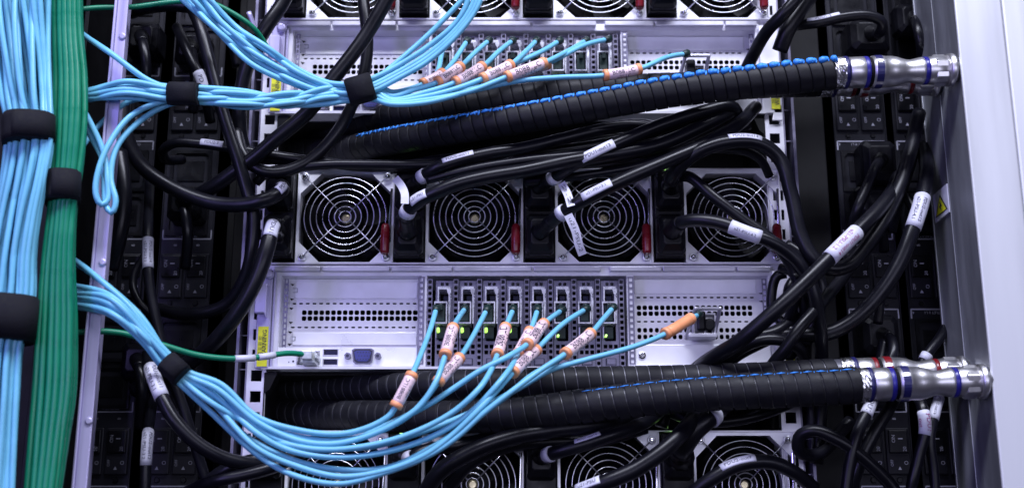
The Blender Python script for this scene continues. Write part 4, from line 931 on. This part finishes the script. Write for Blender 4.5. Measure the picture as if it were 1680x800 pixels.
# flag-shaped paper labels at the third and second fans
def flag(pts, wpx, label, txt=None):
    sp = spline(pts, 5); b = MB(); rs = []
    for i, q in enumerate(sp):
        a = sp[max(0, i-1)]; c = sp[min(len(sp)-1, i+1)]; d = Vector((c.x-a.x, c.y-a.y)).normalized(); n = Vector((-d.y, d.x))*wpx/2
        p0 = P(q.x-n.x, q.y-n.y, q.z); p1 = P(q.x+n.x, q.y+n.y, q.z+.001)
        y = Vector((0, .0004, 0)); rs.append([p0, p1, p1+y, p0+y])
    b.rings(rs); o = b.build('paper_flag', M['paper'], None); tag(o, label, 'paper label', 'paper flags on the cables')
    if txt:
        vs, fs = text_geo(txt); L = len(sp)-1; xm = max(abs(v[0]) for v in vs); out = []
        for x, yv, _ in vs:
            f = (x/xm*.42+.5)*L; i = min(L-1, int(f)); q = sp[i].lerp(sp[i+1], f-i); d = sp[i+1]-sp[i]; d = Vector((d.x, d.y)).normalized(); n = Vector((-d.y, d.x))
            k = yv*wpx*.62; out.append(P(q.x-n.x*k, q.y-n.y*k, q.z-.0006))
        # place the writing on the flag surface
        b2 = MB(); b2.add(out, fs)
        t = b2.build('label_writing', M['ink'], None); t.parent = o; t.location = t.location-o.location
flag([(921, 300, -.056), (931, 318, -.062), (937, 338, -.070)], 13, 'pale paper flag hanging above the third fan hub, upper of two', '2.2')
flag([(932, 352, -.066), (944, 378, -.064), (950, 402, -.060), (956, 418, -.056)], 14, 'long curved paper flag hanging over the left of the third fan', 'u21-PSU-2')
flag([(648, 292, -.052), (658, 304, -.058), (664, 318, -.064), (664, 334, -.066)], 13, 'folded paper flag at the upper right corner of the first fan', None)

# ================================================================ blue and green bundles on the left
rnd = random.Random(11)
def bundle(outline, n, Y0, dY, r, mats, name, label, cat, group, rows=2, wob=3.0):
    """outline = [(y, xleft, xright, depth scale)]"""
    for k in range(n):
        row = k % rows; f = (k//rows+0.5+0.25*row)/(math.ceil(n/rows)+0.15)
        ph = rnd.uniform(0, 6); am = rnd.uniform(.4, 1)*wob; pts = []
        for i, (y, a, c, dz) in enumerate(outline):
            ff = min(.97, max(.03, f+am/100*math.sin(ph+i*.55)*dz))
            pts.append((a+(c-a)*ff, y+0.001, Y0+dY*row*dz+0.004*math.sin(ph+i*.8)*dz-0.010*(1-(2*ff-1)**2)*(0.6 if row == 0 else 0)))
        o, p = fibre(pts, r, name, label, cat, group, mats)
OUT1 = [(-40, -30, 84, 1.6), (30, -22, 82, 1.5), (100, -10, 82, 1.3), (160, 0, 84, .9), (192, 8, 86, .5), (240, 8, 86, .5), (290, 2, 78, .8), (350, -10, 68, .8), (420, -22, 60, .7), (490, -30, 57, .5), (565, -40, 37, .5), (650, -48, 30, .7), (730, -54, 25, .8), (840, -60, 20, .9)]
bundle(OUT1, 33, -0.165, 0.009, 4.4, M['blue'], 'fibre_cable', 'pale blue cable of the thick vertical bundle along the left edge', 'fibre cable', 'blue cables of the left bundle', rows=3, wob=9)
OUT2 = [(-40, 84, 132, .7), (50, 85, 133, .7), (130, 86, 140, .8), (200, 85, 141, .8), (275, 84, 134, .5), (340, 80, 124, .5), (430, 70, 121, .7), (530, 62, 124, .8), (640, 55, 122, .9), (720, 48, 110, .9), (840, 38, 92, 1)]
bundle(OUT2, 18, -0.150, 0.008, 5.4, M['green'], 'network_cable', 'green network cable, one strand of the vertical green bundle', 'network cable', 'green cables of the left bundle', rows=3, wob=9)
def strap(p0, p1, hw, hd, Y, label, tail=True):
    """hook-and-loop band round a bundle; p0->p1 runs along the bundle axis"""
    A = P(*p0, Y); B = P(*p1, Y); t = (B-A).normalized(); nrm = (CAM-A); nrm = (nrm-t*nrm.dot(t)).normalized(); sd = nrm.cross(t)
    w2 = hw*S*.88; d2 = hd; n = 36; b = MB(); rs = []
    K = 6
    for i in range(K+1):
        f = i/K; c = A.lerp(B, f); q = 1.0-(0.05 if i in (0, K) else 0)
        rg = []
        for j in range(n):
            a = 2*math.pi*j/n; k = 1+0.012*math.sin(3*a+f*2)
            ca, sa = math.cos(a), math.sin(a); e_ = .75
            rg.append(c+(sd*math.copysign(abs(ca)**e_, ca)*w2+nrm*math.copysign(abs(sa)**e_, sa)*d2)*q*k)
        rs.append(rg)
    b.rings(rs)
    if tail:
        rs = []
        for i in range(3):
            c = A.lerp(B, .06+.44*i); rg = []
            for j in range(12):
                a = math.radians(20+100*j/11); ca, sa = math.cos(a), math.sin(a)
                rg.append(c+sd*math.copysign(abs(ca)**.75, ca)*(w2*1.015+.0005)+nrm*sa**.75*(d2*1.015+.0012))
            rg += [p-nrm*.0012-sd*0 for p in rg[::-1]]
            rs.append(rg)
        b.rings(rs)
    return tag(b.build('cable_strap', M['velcro'], None, smooth=True), label, 'strap', 'cable straps')
strap((47, 193), (46, 238), 41, .020, -.162, 'black strap round the thick blue bundle, near the upper left corner')
strap((104, 286), (102, 334), 28, .018, -.148, 'black strap round the green bundle')
strap((12, 488), (4, 560), 48, .021, -.162, 'wide black strap round the blue bundle at the left border')
strap((278, 154), (327, 155), 20, .011, -.128, 'black strap on the blue branch left of the top server')
strap((570, 153), (613, 141), 25, .013, -.094, 'rounded black strap where the blue cables meet in front of the top server')
strap((273, 593), (300, 618), 19, .011, -.130, 'slanted black strap on the lower blue branch beside the lilac post')

# ---- upper branch
GB = 'blue cables of the upper branch'
W0 = lambda k, n: (k+.5)/n*2-1
nU = 8
lowpaths = [  # continuation right of the strap, ending at the ports of the top server: (points, tag ends or None)
 ([(640, 151, -.086), (665, 148, -.080), (692, 139, -.074), (727, 120, -.064), (742, 104, -.050), (755, 85, -.036), (767, 66, -.018)], ((690, 140), (727, 120)), 'upper blue cable whose tag sits furthest left at the top server'),
 ([(640, 158, -.090), (680, 147, -.086), (716, 136, -.080), (756, 109, -.066), (780, 86, -.044), (803, 66, -.018)], ((714, 137), (757, 109)), 'upper blue cable with the second tag from the left at the top server'),
 ([(640, 163, -.092), (700, 151, -.088), (745, 136, -.082), (792, 109, -.066), (818, 85, -.044), (842, 66, -.018)], ((743, 137), (794, 109)), 'upper blue cable with the third tag from the left at the top server'),
 ([(640, 165, -.094), (700, 158, -.090), (750, 145, -.086), (790, 130, -.082), (838, 106, -.068), (862, 85, -.044), (881, 66, -.018)], ((789, 131), (839, 107)), 'upper blue cable with the fourth tag from the left at the top server'),
 ([(640, 160, -.080), (700, 156, -.076), (760, 138, -.070), (800, 121, -.060), (850, 102, -.050), (890, 84, -.036), (920, 66, -.018)], ((770, 134), (805, 118)), 'upper blue cable whose tag is tucked behind the third and fourth tags'),
 ([(640, 168, -.096), (700, 164, -.092), (770, 150, -.088), (830, 127, -.084), (893, 103, -.070), (930, 85, -.046), (963, 66, -.018)], ((829, 127), (893, 103)), 'upper blue cable with the long fifth tag at the top server'),
 ([(640, 166, -.082), (720, 158, -.078), (790, 142, -.072), (850, 124, -.064), (900, 104, -.056), (960, 74, -.036), (1000, 64, -.018)], ((846, 126), (899, 105)), 'upper blue cable whose tag is hidden behind the long fifth tag'),
 ([(640, 171, -.098), (700, 168, -.094), (780, 148, -.086), (850, 133, -.078), (920, 127, -.072), (990, 124, -.066), (1050, 113, -.060), (1095, 94, -.046), (1128, 88, -.030)], ((993, 124), (1052, 112)), 'blue cable reaching the metal card handle of the top server'),
]
for k in range(8):
    v = W0(k, 8); j_ = lambda i, m: m*math.sin(k*2.4+i*1.15)
    left = [(104, 162+7*v, -.116), (146, 156+9*v+j_(11, 2), -.130+j_(12, .002)), (205, 146+15*v+j_(13, 3), -.138+j_(2, .006)), (278, 154+14*v, -.128+j_(3, .004)), (327, 156+14*v, -.126+j_(4, .004)), (400, 163+12*v+j_(5, 6), -.118+j_(6, .005)), (470, 165+11*v+j_(7, 6), -.108+j_(8, .005)), (530, 158+11*v+j_(9, 4), -.100+j_(10, .005)), (572, 153+14*v, -.094+.004*math.cos(k*2.1)), (612, 148+17*v, -.092)]
    pts, tg, lb = lowpaths[k]
    fibre_tagged(left+pts, 4.4, tg, lb, GB)
fibre([(100, 22, -.112), (130, 52, -.120), (182, 88, -.136), (245, 133, -.132), (285, 146, -.126), (330, 148, -.124), (400, 156, -.114), (480, 158, -.106), (560, 146, -.098), (592, 143, -.092)], 4.8, 'fibre_cable', 'single blue cable crossing the lilac post high up to join the upper strap', 'fibre cable', GB, M['blue'])
fibre([(320, 160, -.126), (272, 165, -.126), (215, 190, -.134), (178, 238, -.142), (160, 285, -.146), (157, 318, -.146), (165, 336, -.144), (176, 330, -.142), (176, 290, -.140), (170, 250, -.138), (150, 205, -.142), (128, 165, -.148)], 4.6, 'fibre_cable', 'outer blue strand of the small loop hanging before the lilac post', 'fibre cable', GB, M['blue'])
fibre([(322, 166, -.122), (275, 172, -.120), (222, 205, -.128), (190, 245, -.136), (182, 295, -.140), (190, 330, -.142), (184, 350, -.142), (174, 338, -.140), (171, 300, -.138), (168, 262, -.134), (150, 225, -.136), (130, 185, -.144)], 4.6, 'fibre_cable', 'inner blue strand of the small loop hanging before the lilac post', 'fibre cable', GB, M['blue'])
fibre([(300, 165, -.118), (217, 165, -.116), (168, 200, -.120), (143, 230, -.126), (120, 262, -.130)], 4.2, 'fibre_cable', 'darker blue cable passing behind the lilac loops', 'fibre cable', GB, M['blue'])
up = [('upper blue cable on the outside of the bundle rising to the top edge', 0), ('', 1), ('', 2), ('', 3), ('', 4)]
UPL = 'blue cable entering from the top edge left of the rounded strap'
for k in range(6):
    v = W0(k, 6); j_ = lambda i, m: m*math.sin(k*2.4+i*1.3)
    a = [(292+30*v, -40, -.120), (318+28*v, -5, -.120+j_(0, .006)), (365+24*v+j_(1, 5), 45, -.116+j_(2, .006)), (425+12*v+j_(3, 4), 90-18*v, -.110+j_(4, .006)), (490, 128-15*v+j_(5, 3), -.104+j_(6, .005)), (540, 147-13*v, -.100), (572, 151-13*v, -.097+.005*math.sin(k*2.2))]
    if k < 5:
        u_ = W0(k, 5)
        c = [(612, 139-13*u_, -.096), (650, 120-13*u_, -.096), (700, 90-15*u_, -.098), (745, 52-14*u_, -.102), (772-12*u_, 15, -.106), (787-15*u_, -30, -.110)]
        if k == 3: c = [(612, 133, -.092), (640, 112, -.090), (703, 57, -.090), (757, 2, -.094), (790, -34, -.1)]
    else: c = [(612, 160, -.088), (660, 160, -.084), (700, 150, -.076), (718, 118, -.060), (724, 90, -.040), (729, 68, -.018)]
    fibre(a+c, 4.5, 'fibre_cable', UPL, 'fibre cable', 'blue cables from the top edge', M['blue'])

# ---- lower branch
GL = 'blue cables of the lower branch'
low = [
 ('lower blue cable with the lowest tag, hanging below the first network card', [(420, 682), (490, 705), (560, 711), (610, 698), (640, 680), (648, 668), (676, 614), (690, 582), (706, 540), (716, 505)], ((647, 671), (677, 613)), 470),
 ('lower blue cable whose tag hangs just right below the second network card', [(420, 689), (490, 716), (560, 722), (625, 706), (672, 680), (705, 645), (717, 628), (754, 586), (775, 553), (800, 505)], ((721, 632), (754, 585)), 476),
 ('lower blue cable with its tag directly under the first two network cards', [(420, 694), (490, 722), (550, 727), (610, 712), (655, 690), (690, 664), (714, 628), (728, 590), (742, 541), (753, 520), (763, 506)], ((731, 585), (743, 538)), 482),
 ('lower blue cable with its tag over the third and fourth network cards', [(420, 704), (480, 730), (540, 737), (620, 727), (690, 704), (745, 674), (785, 638), (806, 606), (817, 578), (828, 540), (843, 505)], ((816, 582), (828, 537)), 488),
 ('lower blue cable with its tag over the fifth network card, front of two', [(420, 712), (470, 736), (540, 749), (610, 745), (680, 727), (740, 699), (785, 664), (818, 628), (838, 602), (851, 578), (870, 542), (883, 505)], ((849, 582), (869, 543)), 492),
 ('lower blue cable whose tag is half hidden behind the fifth card tag', [(420, 698), (490, 722), (560, 726), (640, 694), (703, 663), (745, 636), (790, 606), (832, 585), (868, 562), (893, 530), (924, 507)], ((864, 566), (895, 532)), 480),
 ('lower blue cable whose pale tag hangs lowest on the right side', [(420, 733), (490, 765), (560, 781), (636, 770), (698, 745), (742, 713), (785, 672), (815, 640), (840, 612), (881, 572), (925, 530), (964, 505)], ((839, 614), (880, 573)), 500),
 ('lower blue cable leading to the eighth network card, tagged under the seventh', [(420, 746), (480, 778), (555, 793), (630, 775), (702, 747), (745, 720), (790, 680), (840, 641), (885, 608), (926, 581), (970, 546), (988, 525), (1007, 503)], ((925, 582), (970, 546)), 505),
]
Ys = {0: -.112}
for k, (lb, pr, tg, y0) in enumerate(low):
    v = W0(k, 8); off = -11*v
    left = [(96, y0-8, -.112), (122, y0-2, -.118), (180, 499+17*v+4*math.sin(k*2.2), -.146+.005*math.sin(k*1.9)), (235, 549+14*v+3*math.sin(k*3.1), -.138+.005*math.sin(k*2.7)), (275+off*.8, 595-off*.9, -.130+.004*math.sin(k*2)), (299+off*.8, 617-off*.9, -.128), (352-12*v, 648+21*v+5*math.sin(k*2.9), -.124+.006*math.sin(k*2.1))]
    pts = left+[(420, pr[0][1]+4*math.sin(k*2.6), -.120+.006*math.sin(k*2.9))]
    n = len(pr)
    for i, (x, y) in enumerate(pr[1:], 1):
        f = i/(n-1); Y = -.118+(.022*math.sin(k*1.7)*.3)*math.sin(math.pi*f)
        if f > .6: Y = -.118+.100*((f-.6)/.4)**1.6
        if f > .8: Y = max(Y, -.075+.055*(f-.8)/.2)
        pts.append((x, y, Y-(.004 if k == 4 else 0)+(.006 if k == 5 else 0)))
    fibre_tagged(pts, 4.4, tg, lb, GL)
e, p = fibre_tagged([(98, 412, -.112), (122, 426, -.118), (160, 455, -.134), (210, 500, -.138), (255, 560, -.132), (284, 590, -.130), (305, 610, -.128), (356, 636, -.124), (420, 700, -.120), (480, 728, -.118), (540, 734, -.116), (610, 732, -.116), (680, 712, -.116), (740, 690, -.114), (800, 663, -.112), (850, 637, -.108), (905, 606, -.100), (960, 590, -.090), (1040, 568, -.074), (1090, 548, -.060), (1134, 522, -.036), (1148, 515, -.022)],
    4.3, ((1092, 547), (1136, 521)), 'lower blue cable running furthest right to an all-orange tag at the card handle', GL, txt=None, tagcol='orange')
fibre([(98, 414, -.108), (124, 430, -.114), (178, 470, -.134), (232, 520, -.134), (272, 580, -.129), (300, 612, -.127), (340, 645, -.122), (392, 706, -.118), (470, 750, -.114), (560, 770, -.110), (640, 765, -.106), (705, 735, -.110), (760, 700, -.108), (830, 650, -.100), (870, 617, -.094), (905, 597, -.086), (925, 583, -.078)], 4.6, 'fibre_cable', 'blue cable in the back of the lower sweep without a visible tag', 'fibre cable', GL, M['blue'])

# ---- single green cables
fibre([(130, 16, -.120), (160, 13, -.115), (215, 12, -.108), (290, 3, -.100), (345, 5, -.092), (385, 24, -.085), (418, 48, -.075), (440, 80, -.06)], 4.2, 'network_cable', 'single green cable arching along the top edge behind the blue strands', 'network cable', 'single green cables', M['green'])
gp = [(118, 546, -.115), (150, 543, -.112), (200, 546, -.104), (262, 564, -.094), (325, 582, -.080), (385, 588, -.066), (430, 585, -.052), (470, 579, -.038), (497, 581, -.026), (505, 584, -.020)]
p = Path(gp, 4.6); e = empty('network_cable', p.w[-1], 'single green cable with white sleeves plugged into the middle server at the left', 'network cable', 'single green cables')
b = MB(); p.tube(b, n=12); b.build('jacket', M['green'], e, smooth=True)
for a, c in (((383, 588), (416, 587)), ((421, 586), (453, 582))):
    l0, l1 = ends_of(p, a, c); b = MB(); p.tube(b, prof=[(l0, p.r*1.2), ((l0+l1)/2, p.r*1.2), (l1, p.r*1.2)], n=14); b.build('white_sleeve', M['paper'], e, smooth=True)
c = p.w[-1]
b = MB(); b.box(c.x-.0062, c.x+.0058, c.y, .006, c.z-.0056, c.z+.0050); b.box(c.x-.0045, c.x+.0045, c.y-.008, c.y, c.z-.0036, c.z+.0040); b.box(c.x+.0062, c.x+.0078, c.y-.002, .004, c.z-.0020, c.z+.0022)
b.build('network_plug', M['clear'], e, bevel=0.001)
b = MB()
for k in range(6): b.box(c.x+.0010+k*.0008, c.x+.0013+k*.0008, c.y-.0006, c.y+.003, c.z-.003, c.z+.003)
b.build('contact', M['gold'], e)
fibre([(408, 20, -.02), (420, 50, -.016), (436, 76, -.016), (452, 92, -.012)], 4.5, 'network_cable', 'thin lilac-grey lead beside the left rail of the top server', 'network cable', 'single green cables', M['post'])
